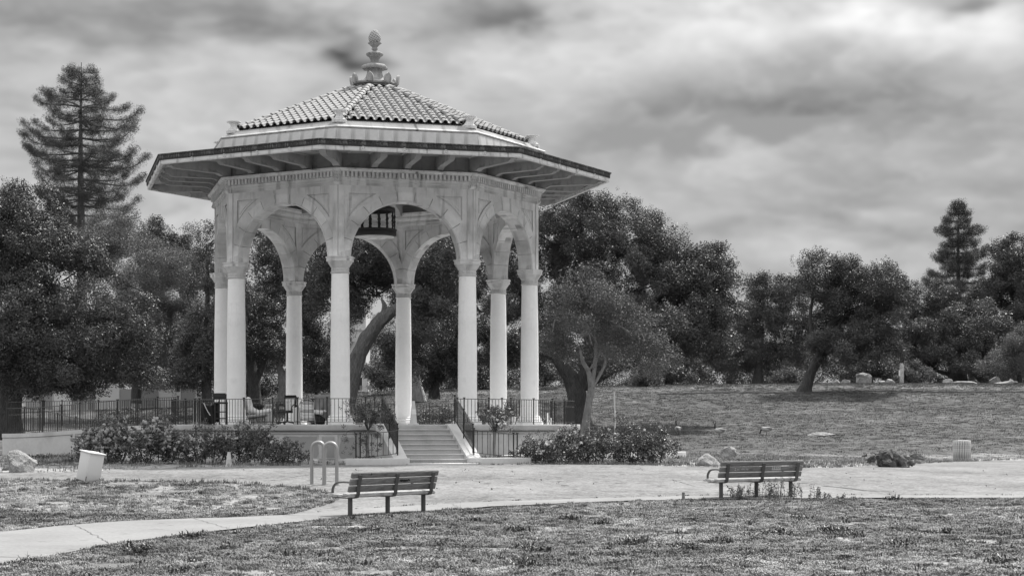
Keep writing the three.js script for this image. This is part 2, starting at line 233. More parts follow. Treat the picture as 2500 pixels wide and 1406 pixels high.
// ---------------------------------------------------------------- the bandstand's terrace, steps, ramp and kerbs
const TURN = 0.27, T8 = Math.PI / 8, C8 = Math.cos(T8);
const pv = (a, r, y) => V(PX + r * Math.sin(a + TURN), y, -PD + r * Math.cos(a + TURN));      // polar round the bandstand, 0 = the steps
function lathe(pts, seg = 64, a0 = 0, al = 2 * Math.PI) { return new THREE.LatheGeometry(pts.map((p) => new THREE.Vector2(p[0], p[1])), seg, a0, al); }
const oct = (pts) => new THREE.LatheGeometry(pts.map((p) => new THREE.Vector2(p[0] / C8, p[1])), 8, T8);   // an eight-sided ring, radii to the faces
const RT = 7.38;
const terrace = thing('stone_terrace', 'round raised pale stone terrace carrying the bandstand, with front steps', 'terrace', [PX, 0, -PD], TURN);
{
  mesh('terrace_wall', fin(lathe([[RT, -.3], [RT, 0], [RT + .06, .0], [RT + .06, .1], [RT, .13], [RT, .93], [RT + .04, .96], [RT + .04, 1.0], [RT - .02, 1.01], [RT - .02, 1.035], [RT + .06, 1.045]], 96), .5), M.plaster, terrace);
  mesh('floor_slab', fin(lathe([[RT + .06, 1.05], [RT + .12, 1.06], [RT + .13, 1.08], [RT + .13, FLOOR - .015], [RT + .115, FLOOR], [0, FLOOR]], 96), .5), M.step, terrace);
  for (let k = 0; k < 8; k++) { const p = fin(new RoundedBoxGeometry(.62, .8, .3, 2, .012).translate(0, .53, RT - .09)); const o = mesh('pilaster', p, M.plaster, terrace); o.rotation.y = T8 + k * Math.PI / 4; }
  const patch = (a0, a1, y0, y1, m) => { const n = 10, pos = [], idx = []; for (let i = 0; i <= n; i++) for (let j = 0; j <= 5; j++) { const ex = (j === 0 || j === 5 ? 0 : (i === 0 ? -1 : i === n ? 1 : 0) * .006 * (1 + 2 * n3(j * 1.3, y0 * 9, 4))), a = lerp(a0, a1, i / n) + ex, y = lerp(y0, y1, j / 5) + (j === 0 || j === 5 ? .03 * n3(i * .9, y0 * 7 + j, 1) : 0); pos.push((RT + .004) * Math.sin(a), y, (RT + .004) * Math.cos(a)); } for (let i = 0; i < n; i++) for (let j = 0; j < 5; j++) { const q = i * 6 + j; idx.push(q, q + 6, q + 1, q + 1, q + 6, q + 7); } const g = new THREE.BufferGeometry(); g.setAttribute('position', new THREE.Float32BufferAttribute(pos, 3)); g.setIndex(idx); mesh('paint_patch', fin(g), m, terrace); };
  patch(-.60, -.445, .17, .86, M.patch); patch(-.34, -.255, .16, .84, M.patch); patch(-.70, -.63, .3, .74, M.patchB);
  { const g = fin(new RoundedBoxGeometry(.42, .68, .02, 2, .006).translate(0, .52, RT + .062)); const o = mesh('paint_patch', g, M.patch, terrace); o.rotation.y = -T8; }
  // steps: seven treads below the floor, each with a nosing
  const w = .97, tread = .385, z0 = 7.47;
  for (let k = 1; k <= 7; k++) {
    const y = FLOOR - .152 * k, z = z0 + tread * k, zb = z - tread - .06;
    const prof = [[zb, -.15], [z - .03, -.15], [z - .03, y - .045], [z, y - .04], [z + .006, y - .01], [z - .006, y], [zb, y]];
    const g = extrude(prof, 2 * w).rotateY(-Math.PI / 2).translate(w, 0, 0);
    const o = mesh('step', fin(g, .4), M.step, terrace); o.position.y = .002 * k % .004;
  }
  mesh('step', fin(extrude([[z0 - .5, -.1], [z0 - .02, -.1], [z0 - .02, FLOOR - .06], [z0 + .01, FLOOR - .05], [z0 + .012, FLOOR - .012], [z0, FLOOR + .004], [z0 - .5, FLOOR + .004]], 2 * w).rotateY(-Math.PI / 2).translate(w, 0, 0), .4), M.step, terrace);
  mesh('landing_slab', fin(new RoundedBoxGeometry(2.2, .2, .9, 2, .015).translate(0, -.03, 10.62)), M.step, terrace);
  for (const s of [-1, 1]) {                                          // cheek walls with a flared foot
    const prof = [[7.2, -.2], [10.35, -.2], [10.35, .2], [10.2, .235], [10.0, .31], [7.5, FLOOR + .03], [7.2, FLOOR + .03]];
    const g = extrude(prof, .44).rotateY(-Math.PI / 2).translate(s > 0 ? .95 + .44 : -.95, 0, 0);
    mesh('cheek_wall', fin(g, .3), M.plaster, terrace);
    const foot = new THREE.Shape(); foot.moveTo(.95, 9.9); foot.lineTo(.95, 10.45); foot.bezierCurveTo(.97, 10.86, 1.35, 10.98, 1.75, 10.9); foot.bezierCurveTo(2.1, 10.8, 2.5, 10.62, 2.9, 10.46); foot.lineTo(2.82, 10.2); foot.bezierCurveTo(2.4, 10.34, 2.0, 10.4, 1.75, 10.22); foot.bezierCurveTo(1.55, 10.1, 1.45, 10.0, 1.42, 9.9);
    const f = new THREE.ExtrudeGeometry(foot, { depth: .38, bevelEnabled: true, bevelSize: .012, bevelThickness: .012, bevelSegments: 2, curveSegments: 14 }).rotateX(Math.PI / 2).scale(s, 1, 1).translate(0, .212, 0);
    if (s < 0) { const p = f.attributes.position; for (let i = 0; i < p.count; i += 3) { const a = [p.getX(i), p.getY(i), p.getZ(i)]; p.setXYZ(i, p.getX(i + 1), p.getY(i + 1), p.getZ(i + 1)); p.setXYZ(i + 1, ...a); } }
    mesh('cheek_foot', fin(f, .5), M.plaster, terrace);
  }
}
// ramp to the left of the terrace
const RA = [-12.1, 62.2], RB = [-19.95, 67.6], rampDir = (() => { const L = Math.hypot(RB[0] - RA[0], RB[1] - RA[1]); return [(RB[0] - RA[0]) / L, (RB[1] - RA[1]) / L, L]; })();
const rampP = (t, off, y) => V(lerp(RA[0], RB[0], t) - rampDir[1] * -off * 1, y, -(lerp(RA[1], RB[1], t) + -rampDir[0] * off));
const rampTop = (t) => FLOOR - .34 * sstep(0, 1, t) - .02 * t;
{
  const ramp = thing('access_ramp', 'pale plastered access ramp wall running left from the round terrace', 'ramp', [0, 0, 0]);
  const wall = (off0, off1, dy, y0, cap) => { const n = 16, pos = [], idx = []; for (let i = 0; i <= n; i++) { const t = i / n, yt = rampTop(t) + dy; for (const [o, y] of [[off0, y0 ?? yt - cap], [off1, y0 ?? yt - cap], [off1, yt], [off0, yt]]) { const p = rampP(t, o, y); pos.push(p.x, p.y, p.z); } } for (let i = 0; i < n; i++) for (let j = 0; j < 4; j++) { const a = i * 4 + j, b = i * 4 + (j + 1) % 4; idx.push(a, b, a + 4, b, b + 4, a + 4); } const e = n * 4; idx.push(0, 2, 1, 0, 3, 2, e, e + 1, e + 2, e, e + 2, e + 3); const g = new THREE.BufferGeometry(); g.setAttribute('position', new THREE.Float32BufferAttribute(pos, 3)); g.setIndex(idx); return fin(g, .4); };
  mesh('ramp_wall', wall(0, .3, -.17, -.5), M.plaster, ramp); mesh('coping', wall(-.025, .325, 0, undefined, .155), M.plaster, ramp);
  mesh('ramp_floor', wall(.3, 1.9, -.06, -.5), M.step, ramp); mesh('back_wall', wall(1.9, 2.15, .0, -.5), M.plaster, ramp);
}
// kerb stones round the rose beds, each laid a little out of line
{
  const r = rng(5), rows = [['left', S([[282, 1124], [420, 1128], [545, 1128.5], [700, 1127.5], [790, 1128], [905, 1129.5]])], ['right', S([[1222, 1131], [1300, 1129], [1400, 1127], [1500, 1123.5], [1600, 1119.5], [1675, 1117]])]];
  let no = 0;
  for (const [side, pl] of rows) {
    let seg = 0, carry = 0; const pts = []; 
    for (let i = 0; i < pl.length - 1; i++) { const [a, b] = [pl[i], pl[i + 1]], L = Math.hypot(b[0] - a[0], b[1] - a[1]); let s = carry; while (s < L) { pts.push([lerp(a[0], b[0], s / L), lerp(a[1], b[1], s / L)]); s += .98; } carry = s - L; }
    pts.push(pl[pl.length - 1]);
    for (let i = 0; i < pts.length - 1; i++) {
      const [a, b] = [pts[i], pts[i + 1]], L = Math.hypot(b[0] - a[0], b[1] - a[1]); if (L < .3) continue;
      const h = .22 + .05 * r(), o = mesh('kerb_stone', fin(new RoundedBoxGeometry(L - .015, h + .2, .17 + .03 * r(), 2, .018)), M.plaster);
      const x = (a[0] + b[0]) / 2, d = (a[1] + b[1]) / 2 + .05 * (r() - .5); o.position.set(x, groundY(x, d) + h / 2 - .1, -d); o.rotation.set(.03 * (r() - .5), Math.atan2(b[1] - a[1], b[0] - a[0]) + .03 * (r() - .5), .03 * (r() - .5)); no++;
      const n = i + 1, ord = ['first', 'second', 'third', 'fourth', 'fifth', 'sixth', 'seventh', 'eighth', 'ninth', 'tenth', 'eleventh', 'twelfth', 'thirteenth'][side === 'left' ? pts.length - 2 - i : i] ?? 'outermost';
      tag(o, `pale kerb stone edging the ${side} rose bed, ${ord} counted from the steps`, 'kerb stone', 'kerb stones round the rose beds');
    }
  }
}

// ---------------------------------------------------------------- iron railings
const balGeo = fin(mergeGeometries([bare(cyl(.0095, .0095, 1, 0, 0, 0, 5)), bare(new THREE.OctahedronGeometry(.02).scale(1, .6 / .7, 1).translate(0, .72, 0))]), .8);
const postGeo = fin(join([cyl(.024, .024, 1.04, 0, 0, 0, 6), cyl(.025, .048, .03, 0, 1.03, 0, 8), cyl(.048, .048, .012, 0, 1.06, 0, 8)]), .7);
function railing(label, pts, opt = {}) {                              // pts: feet of the rail with the height of the top above each
  const t = thing('iron_railing', label, 'railing', [0, 0, 0], 0, 'black iron railings of the terrace and ramp');
  const c = opt.straight ? null : new THREE.CatmullRomCurve3(pts.map((p) => p.clone())), L = c ? c.getLength() : pts[0].distanceTo(pts[1]), h = opt.h ?? .84, lift = opt.lift ?? .09;
  const P = (s) => c ? c.getPointAt(clamp(s / L, 0, 1)) : pts[0].clone().lerp(pts[1], clamp(s / L, 0, 1));
  const line = (y) => { const q = []; const n = c ? Math.max(6, Math.round(L / .35)) : 1; for (let i = 0; i <= n; i++) q.push(P(i / n * L).add(V(0, y, 0))); return q; };
  const rail = (y, w, hh) => { const q = line(y), pos = [], idx = []; for (let i = 0; i < q.length; i++) { const d = q[Math.min(i + 1, q.length - 1)].clone().sub(q[Math.max(i - 1, 0)]).setY(0).normalize(), n = V(-d.z, 0, d.x); for (const [a, b] of [[-w, -hh], [w, -hh], [w, hh], [-w, hh]]) { const v = q[i].clone().addScaledVector(n, a).add(V(0, b, 0)); pos.push(v.x, v.y, v.z); } } for (let i = 0; i < q.length - 1; i++) for (let j = 0; j < 4; j++) { const a = i * 4 + j, b = i * 4 + (j + 1) % 4; idx.push(a, b, a + 4, b, b + 4, a + 4); } const e = (q.length - 1) * 4; idx.push(0, 2, 1, 0, 3, 2, e, e + 1, e + 2, e, e + 2, e + 3); const g = new THREE.BufferGeometry(); g.setAttribute('position', new THREE.Float32BufferAttribute(pos, 3)); g.setIndex(idx); return fin(g, .5); };
  mesh('top_rail', rail(h, .024, .011), opt.mat ?? M.railTop, t); mesh('bottom_rail', rail(lift, .014, .008), M.iron, t);
  const posts = opt.posts ?? (() => { const n = Math.max(1, Math.round(L / 1.05)); return Array.from({ length: n + 1 }, (_, i) => i / n * L); })();
  for (const s of posts) { const p = P(s), o = mesh('post', postGeo, M.iron, t); o.position.copy(p); o.scale.y = (h + .05) / 1.07; if (opt.thick) o.scale.x = o.scale.z = opt.thick; }
  for (let i = 0; i < posts.length - 1; i++) {
    const [a, b] = [posts[i], posts[i + 1]];
    if ((opt.scroll ?? []).includes(i)) { const A = P(a), B = P(b), d = B.clone().sub(A), w = d.length(); d.normalize(); const q = (x, y) => A.clone().addScaledVector(d, x * w).add(V(0, y * h, 0)), gs = []; const ring = (cx, cy, r) => { const l = []; for (let k = 0; k <= 10; k++) { const an = k / 10 * 5.6; l.push(q(cx + r / w * Math.cos(an), cy + r / h * Math.sin(an))); } gs.push(tube(l, .008, 4, 16)); }; ring(.25, .84, .05); ring(.75, .84, .05); ring(.3, .24, .06); ring(.7, .24, .06); gs.push(tube([q(.45, .9), q(.2, .62), q(.04, .42)], .008, 4), tube([q(.55, .9), q(.8, .62), q(.96, .42)], .008, 4), tube([q(.05, .42), q(.3, .3), q(.5, .1)], .008, 4), tube([q(.95, .42), q(.7, .3), q(.5, .1)], .008, 4), bar(q(.5, .1), q(.5, 1), .008, 4), bar(q(.38, .4), q(.38, .86), .007, 4), bar(q(.62, .4), q(.62, .86), .007, 4)); mesh('scroll_panel', join(gs, .8), M.iron, t); continue; }
    const n = Math.max(1, Math.round((b - a) / (opt.pitch ?? .128)));
    for (let k = 1; k < n; k++) { const p = P(lerp(a, b, k / n)), o = mesh('baluster', balGeo, M.iron, t); o.position.copy(p); o.position.y += lift; o.scale.y = h - lift; }
  }
  return t;
}
M.railTop = mat(.10, .35, { metalness: .4 });
const arc = (a0, a1, r, y, n = 24) => Array.from({ length: n + 1 }, (_, i) => pv(lerp(a0, a1, i / n), r, y));
{
  const RR = 7.27;
  railing('black iron railing along the terrace edge left of the steps', arc(-.19, -1.70, RR, FLOOR), { scroll: [4] , posts: (() => { const L = 1.51 * RR; return [0, .3, 1.55, 2.55, 3.0, 3.45, 4.6, 5.75, 6.9, 8.0, 9.2, 10.2, L - .02]; })() });
  railing('black iron railing curving round the right side of the terrace', arc(.19, 1.72, RR, FLOOR), { scroll: [3], posts: [0, .25, 1.2, 1.75, 2.15, 3.3, 4.5, 5.6, 6.7, 7.8, 8.9, 10.0, 1.53 * RR - .02] });
  railing('black iron railing along the back of the terrace, seen between the columns', arc(1.76, 4.25, RR, FLOOR), { pitch: .14 });
  for (const s of [-1, 1]) {
    const side = s < 0 ? 'left' : 'right', loc = (x, y, z) => { const a = Math.cos(TURN), b = Math.sin(TURN); return V(PX + s * x * a + z * b, y, -PD - s * x * b + z * a); };
    railing(`sloping black iron handrail on the ${side} cheek wall of the steps`, [loc(1.2, FLOOR + .03, 7.5), loc(1.2, .36, 9.92)], { straight: true, h: .88, lift: .12, posts: [0, 1.3, 2.62], pitch: .105 });
    railing(`low black iron railing bending round the ${side} foot of the steps`, [loc(1.2, .26, 9.98), loc(1.32, .22, 10.2), loc(1.6, .19, 10.36), loc(2.0, .15, 10.34), loc(2.55, .1, 10.22)], { h: .84, lift: .14, posts: [.02, 1.42, 1.58], pitch: .17 });
  }
  railing('black iron railing on the coping of the ramp front wall', Array.from({ length: 9 }, (_, i) => rampP(i / 8 * .985 + .005, .15, rampTop(i / 8))), { h: .98, pitch: .118 });
  railing('level black iron railing along the back of the ramp', Array.from({ length: 9 }, (_, i) => rampP(i / 8 * .99, 2.0, 1.2)), { h: .97, pitch: .16 });
  railing('inner ramp railing sloping down to the right behind the front rail', [rampP(.985, .8, .92), rampP(.85, .85, .8), rampP(.7, .9, .55), rampP(.45, .95, .3)], { h: 1.0, pitch: .10 });
  railing('short black iron end railing closing the left end of the ramp', [rampP(.992, .15, .9), rampP(.992, 1.95, .95)], { straight: true, h: 1.22, posts: [0.02, 1.78], thick: 1.7, pitch: .12 });
}

// ---------------------------------------------------------------- the bandstand
const band = thing('bandstand', 'eight-sided stone bandstand with white columns, arches and a tiled roof', 'bandstand', [PX, FLOOR, -PD], TURN);
const RC = 5.7, SPR = 5.57, AP = RC * C8, WT = .54, RIN = 1.86, ROUT = 2.2, WTOP = 2.36;   // column ring, springing height, wall, arch radii
const faceTurn = (k) => k * Math.PI / 4;
{
  // columns
  const shaft = fin(lathe([[.36, .22], [.352, .25], [.335, .3], [.326, .34], [.325, 1.2], [.322, 2.4], [.310, 3.6], [.298, 4.4], [.288, 5.03]], 40), .8);
  const base = join([oct([[.0, 0], [.40, 0], [.40, .1], [.0, .1]]), lathe([[.0, .1], [.405, .1], [.43, .125], [.43, .16], [.405, .185], [.37, .19], [.362, .205], [.385, .215], [.39, .23], [.38, .25], [.34, .26]], 40)], .5);
  const cap = (() => { const g = [lathe([[.29, 5.0], [.315, 5.02], [.325, 5.04], [.315, 5.06], [.295, 5.07], [.293, 5.2], [.305, 5.21], [.315, 5.235], [.33, 5.24], [.34, 5.27], [.385, 5.33], [.41, 5.375], [.41, 5.40], [.30, 5.41]], 40)]; for (let i = 0; i < 12; i++) { const a = i / 12 * 2 * Math.PI; g.push(new THREE.SphereGeometry(.042, 7, 5).scale(1, 1, .35).rotateY(a).translate(Math.sin(a) * .295, 5.135, Math.cos(a) * .295)); } return join(g, .5); })();
  const abacus = fin(oct([[0, 5.395], [.415, 5.395], [.43, 5.41], [.43, 5.5], [.445, 5.52], [.455, 5.53], [.455, 5.562], [.44, SPR - .004], [0, SPR - .004]]), .4);
  const plinth = fin(oct([[0, 0], [.47, 0], [.47, .11], [.455, .125], [0, .125]]), .4);
  for (let k = 0; k < 8; k++) { const a = T8 + faceTurn(k), o = mesh('column', shaft, M.pale, band); o.position.set(RC * Math.sin(a), 0, RC * Math.cos(a)); o.rotation.y = a; mesh('plinth', plinth, M.pale, o); const b = mesh('column_base', base, M.pale, o); b.position.y = .04; mesh('capital', cap, M.stoneC, o); mesh('abacus', abacus, M.stoneC, o); }

  // arched walls, one for each side: core, two facing layers with sunk three-cornered panels, voussoirs
  const W2 = (ap) => ap * Math.tan(T8), arcPts = (r, a0, a1, n) => Array.from({ length: n + 1 }, (_, i) => { const a = lerp(a0, a1, i / n); return [r * Math.cos(a), r * Math.sin(a)]; });
  const outline = (w, top) => [[-w, 0], [-ROUT, 0], ...arcPts(ROUT, Math.PI, 0, 40).slice(1, -1), [ROUT, 0], [w, 0], [w, top], [-w, top]];
  const wOut = W2(AP + WT / 2), wIn = W2(AP - WT / 2);
  const panel = (s) => { const y1 = 2.1, r = 2.33, x1 = Math.min(wOut - .36, 1.93), aTop = Math.asin(y1 / r), aBot = Math.acos(x1 / r); return arcPts(r, aBot, aTop, 12).concat([[x1, y1]]).map(([x, y]) => [s * x, y]); };
  const shrink = (pl, k) => { const cx = pl.reduce((t, p) => t + p[0], 0) / pl.length, cy = pl.reduce((t, p) => t + p[1], 0) / pl.length, q = pl[pl.length - 1]; const mx = (cx + q[0]) / 2, my = (cy + q[1]) / 2; return pl.map(([x, y]) => [mx + (x - mx) * k, my + (y - my) * k]); };
  const mitre = (g, z0) => { const p = g.attributes.position; for (let i = 0; i < p.count; i++) { const x = p.getX(i), z = p.getZ(i) + z0; if (Math.abs(x) > ROUT + .002) p.setX(i, Math.sign(x) * (AP + z) * Math.tan(T8)); p.setZ(i, z); } return g; };
  const big = Math.max(wOut, 2.21), lay = .05;
  const core = mitre(extrude(outline(big, WTOP), WT - 2 * lay), -WT / 2 + lay);
  // the corner ends of the wall stand on the abaci: the foot strip beyond the arch ring
  const face = (z) => mitre(extrude(outline(big, WTOP), lay, [panel(1), panel(-1)]), z);
  const wallG = join([core, face(WT / 2 - lay), face(-WT / 2)], .3);
  const insetG = [1, -1].map((s) => { const p1 = shrink(panel(s), .78), p2 = shrink(panel(s), .52); return join([extrude(p1, .022).translate(0, 0, WT / 2 - lay), extrude(p2, .018).translate(0, 0, WT / 2 - lay + .022), extrude(p1, .022).translate(0, 0, -WT / 2 + lay - .022)], .3); });
  const VN = 11, vous = []; for (let i = 0; i < VN; i++) { const a0 = Math.PI * i / VN + .0035, a1 = Math.PI * (i + 1) / VN - .0035, pts = [...arcPts(RIN, a0, a1, 5), ...arcPts(ROUT + .002, a1, a0, 5)]; const g = extrude(pts, WT + .02).translate(0, 0, -WT / 2 - .01); vous.push(fin(g, .35)); }
  const ringG = fin(new THREE.TorusGeometry(RIN + .035, .016, 6, 48, Math.PI).translate(0, 0, WT / 2 + .012), .8);
  const r = rng(91);
  for (let k = 0; k < 8; k++) {
    const o = mesh('arch_wall', wallG, k === 1 || k === 0 ? M.stone : k % 2 ? M.stoneB : M.stone, band); o.rotation.y = faceTurn(k); o.position.set(AP * Math.sin(faceTurn(k)), SPR, AP * Math.cos(faceTurn(k)));
    for (const g of insetG) mesh('spandrel_panel', g, M.stone, o);
    for (const g of vous) mesh('voussoir', g, [M.stone, M.stoneB, M.stoneC][Math.floor(r() * 3)], o);
    mesh('arch_moulding', ringG, M.stone, o);
  }
  // corner pilasters and leafy consoles
  const strip = fin((() => { const R = (AP + WT / 2) / C8, g = []; for (const s of [-1, 1]) { g.push(new THREE.BoxGeometry(.17, WTOP, .05).translate(s * -.087, WTOP / 2, .018).rotateY(s * -T8)); g.push(new THREE.BoxGeometry(.03, WTOP, .07).translate(s * -.168, WTOP / 2, .018).rotateY(s * -T8)); } return join(g).translate(0, 0, R - .012); })());
  const console_ = (() => { const R = (AP + WT / 2) / C8, prof = [[0, -.02], [.05, 0], [.10, .03], [.115, .08], [.09, .13], [.075, .2], [.09, .3], [.14, .38], [.2, .42], [.22, .46], [.2, .5], [0, .5]]; const g = [extrude(prof, .22).rotateY(-Math.PI / 2).translate(.11, 0, 0)]; for (const s of [-1, 1]) g.push(extrude(prof.map(([x, y]) => [x * 1.12, y]), .03).rotateY(-Math.PI / 2).translate(s * .12 + .015, 0, 0)); for (let i = 0; i < 4; i++) for (const s of [-1, 1]) g.push(new THREE.SphereGeometry(.05, 8, 5).scale(.75, 1, .45).rotateZ(s * -.7).translate(s * .045, .08 + i * .105, [.105, .09, .1, .16][i])); return join(g, .6).translate(0, WTOP + .02, R - .02); })();
  for (let k = 0; k < 8; k++) { const a = T8 + faceTurn(k); let o = mesh('corner_pilaster', strip, k === 0 ? M.stoneB : M.stoneC, band); o.rotation.y = a; o.position.y = SPR; o = mesh('console', console_, M.stoneB, band); o.rotation.y = a; o.position.y = SPR; }

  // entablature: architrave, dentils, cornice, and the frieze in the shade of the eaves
  const Y = SPR + WTOP, A0 = AP + WT / 2;
  mesh('architrave', fin(oct([[A0 - .3, Y], [A0 + .012, Y], [A0 + .012, Y + .11], [A0 + .03, Y + .12], [A0 + .03, Y + .2], [A0 + .05, Y + .21], [A0 + .065, Y + .24], [A0 + .05, Y + .245]]), .3), M.stone, band);
  mesh('cornice', fin(oct([[A0 + .05, Y + .245], [A0 + .05, Y + .43], [A0 + .19, Y + .435], [A0 + .24, Y + .47], [A0 + .27, Y + .5], [A0 + .27, Y + .54], [A0 - .1, Y + .56]]), .3), M.stone, band);
  const dent = (() => { const g = [], n = 31, w = 2 * W2(A0 + .05) - .34; for (let i = 0; i < n; i++) g.push(box(.076, .17, .13, (i / (n - 1) - .5) * w, Y + .345, A0 + .11)); return join(g); })();
  for (let k = 0; k < 8; k++) { const o = stuff(mesh('dentil_course', dent, M.stone, band)); o.rotation.y = faceTurn(k); }
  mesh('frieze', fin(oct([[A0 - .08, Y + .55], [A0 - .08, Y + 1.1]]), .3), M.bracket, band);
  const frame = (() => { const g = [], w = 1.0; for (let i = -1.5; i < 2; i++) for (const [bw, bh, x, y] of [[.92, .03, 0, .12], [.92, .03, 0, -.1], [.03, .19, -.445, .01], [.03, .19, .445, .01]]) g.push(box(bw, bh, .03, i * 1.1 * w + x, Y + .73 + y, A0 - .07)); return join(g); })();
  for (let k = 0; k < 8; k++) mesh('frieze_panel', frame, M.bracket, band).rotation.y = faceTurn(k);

  // eaves: soffit, brackets, fascia with the stained leaf band, upper deck
  const E = 7.95, yE = 8.72, yT = 9.02;
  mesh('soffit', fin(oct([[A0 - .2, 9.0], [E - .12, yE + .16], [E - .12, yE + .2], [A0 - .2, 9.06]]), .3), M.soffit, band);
  mesh('fascia', fin(oct([[E - .13, yE - .015], [E - .03, yE - .02], [E - .015, yE + .01], [E - .015, yE + .115], [E - .14, yE + .125], [E - .14, yE - .015]]), .3), M.fascia, band);
  mesh('eaves_band', fin(oct([[E - .1, yE + .115], [E + .0, yE + .12], [E + .012, yE + .27], [E + .05, yT - .012], [E + .05, yT + .02], [E - .1, yT + .012], [5.75, 9.3]]), .3), M.stained, band);
  const leafRow = (() => { const g = [], w = 2 * W2(E) - .1, n = 66; for (let i = 0; i < n; i++) { const x = (i / (n - 1) - .5) * w; g.push(new THREE.CylinderGeometry(.04, .022, .13, 6).scale(1, 1, .45).translate(x, yE + .195, E + .012)); g.push(box(.03, .022, .05, x + w / n / 2, yE + .285, E + .034)); } return join(g, .8); })();
  const boss = fin(join([new THREE.TorusGeometry(.06, .016, 6, 14), new THREE.SphereGeometry(.034, 8, 6).scale(1, 1, .6)]), .8);
  const brk = (len, w, o0) => { const p = [[0, .2], [0, -.33], [.12, -.33], [.2, -.3], [.34, -.3], [.44, -.25], [.5, -.23], [.66, -.225], [len - .5, -.205], [len - .34, -.205], [len - .26, -.185], [len - .2, -.13], [len - .1, -.12], [len - .05, -.04], [len, .06]]; return fin(extrude(p, w).rotateY(-Math.PI / 2).translate(w / 2, 8.815, o0), .35); };
  const brkG = brk(2.2, .21, A0 - .06), brkD = brk(2.42, .23, (A0 - .02) / C8);
  const coffer = (() => { const g = []; for (const [x0, x1] of [[-1.95, -1.2], [-1.0, -.12], [.12, 1.0], [1.2, 1.95]]) { const cx = (x0 + x1) / 2, w = x1 - x0 - .05; for (const [z, wz] of [[A0 + .5, .04], [E - .35, .04]]) g.push(box(w * 1.08, .03, wz, cx * (z > 7 ? 1.16 : 1), 8.97 - (z - A0) * .05, z)); for (const s of [-1, 1]) g.push(box(.04, .03, 1.5, cx + s * w / 2 + Math.sign(cx) * .12, 8.91, A0 + 1.25)); } return join(g); })();
  for (let k = 0; k < 8; k++) {
    let o = stuff(mesh('leaf_band', leafRow, M.stained, band)); o.rotation.y = faceTurn(k);
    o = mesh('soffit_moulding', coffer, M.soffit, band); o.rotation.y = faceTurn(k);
    for (const x of [-1.12, 0, 1.12]) { const b = mesh('bracket', brkG, M.bracket, band); b.rotation.y = faceTurn(k); b.position.set(x * Math.cos(faceTurn(k)), 0, -x * Math.sin(faceTurn(k))); }
    for (const x of [-1.9, -.55, .8, 2.1]) { const b = mesh('rosette', boss, M.fascia, band); b.rotation.y = faceTurn(k); const z = E + .0; b.position.set(x * Math.cos(faceTurn(k)) + z * Math.sin(faceTurn(k)), yE + .055, -x * Math.sin(faceTurn(k)) + z * Math.cos(faceTurn(k))); }
    mesh('corner_bracket', brkD, M.bracket, band).rotation.y = T8 + faceTurn(k);
  }
  // attic, its blocks and urns
  mesh('attic', fin(oct([[5.86, 9.15], [5.78, 9.55], [5.74, 9.78], [5.8, 9.8], [5.82, 9.83], [5.78, 9.87], [5.68, 9.88]]), .3), M.stoneC, band);
  mesh('attic_weathering', fin(oct([[5.68, 9.88], [5.66, 9.895], [5.54, 10.0], [5.5, 10.06], [5.1, 10.08]]), .3), M.weathered, band);
  { const n = 10, w = 4.8 / n, g = fin(extrude([[5.6, 9.2], [5.893, 9.2], [5.80, 9.765], [5.6, 9.765]], w - .005).rotateY(-Math.PI / 2).translate((w - .005) / 2, 0, 0), .3), q = rng(77);
    for (let k = 0; k < 8; k++) for (let i = 0; i < n; i++) { const x = (i - (n - 1) / 2) * w, a = faceTurn(k), o = mesh('attic_block', g, M.stoneC, band); o.rotation.y = a; const z = .003 * q(); o.position.set(x * Math.cos(a) + z * Math.sin(a), 0, -x * Math.sin(a) + z * Math.cos(a)); } }
  const urn = join([oct([[0, 10.0], [.24, 10.0], [.24, 10.1], [.21, 10.12], [0, 10.12]]), lathe([[.19, 10.1], [.19, 10.15], [.15, 10.19], [.115, 10.25], [.108, 10.3], [.13, 10.345], [.21, 10.38], [.245, 10.4], [.245, 10.43], [.19, 10.435], [.14, 10.40], [0, 10.39]], 24)], .5);
  for (let k = 0; k < 8; k++) { const a = T8 + faceTurn(k), o = mesh('urn', urn, M.stoneC, band); o.position.set(5.8 * Math.sin(a), 0, 5.8 * Math.cos(a)); o.rotation.y = a; }

  // tiled roof
  const EA = 5.13, EY = 10.17, TOPA = .8, RISE = 1.98 / (5.146 - .785), TH = Math.atan(RISE), CS = Math.cos(TH), SN = Math.sin(TH);
  const roof = mesh('roof', fin(oct([[EA - .25, EY - .1], [EA - .04, EY - .04], [EA - .05, EY - .005], [TOPA - .1, EY - .005 + (EA - .05 - TOPA + .1) * RISE]]), .3), M.tiles[1], band);
  const half = (r0, r1, len, th, up, seg = 6) => { const pos = [], idx = [], n = seg + 1; for (const [z, r] of [[0, r0], [-len, r1]]) for (const q of [r, r - th]) for (let i = 0; i <= seg; i++) { const a = Math.PI * i / seg; pos.push(q * Math.cos(a), up * q * Math.sin(a), z); } const f = (a, b, c, d) => idx.push(a, b, c, a, c, d); for (let i = 0; i < seg; i++) { f(i, i + 1, 2 * n + i + 1, 2 * n + i); f(n + i, 3 * n + i, 3 * n + i + 1, n + i + 1); f(i, n + i, n + i + 1, i + 1); f(2 * n + i, 2 * n + i + 1, 3 * n + i + 1, 3 * n + i); } const g = new THREE.BufferGeometry(); g.setAttribute('position', new THREE.Float32BufferAttribute(pos, 3)); g.setIndex(idx); return g; };
  const tileG = fin(half(.098, .083, .42, .016, 1), .7), panG = half(.085, .085, .36, .014, -.75, 5), ridgeG = fin(half(.135, .112, .44, .018, .85), .7);
  const rows = 14, pitch = .284, rowL = 4.72 / rows; const solo = [], rest = [], pans = [];
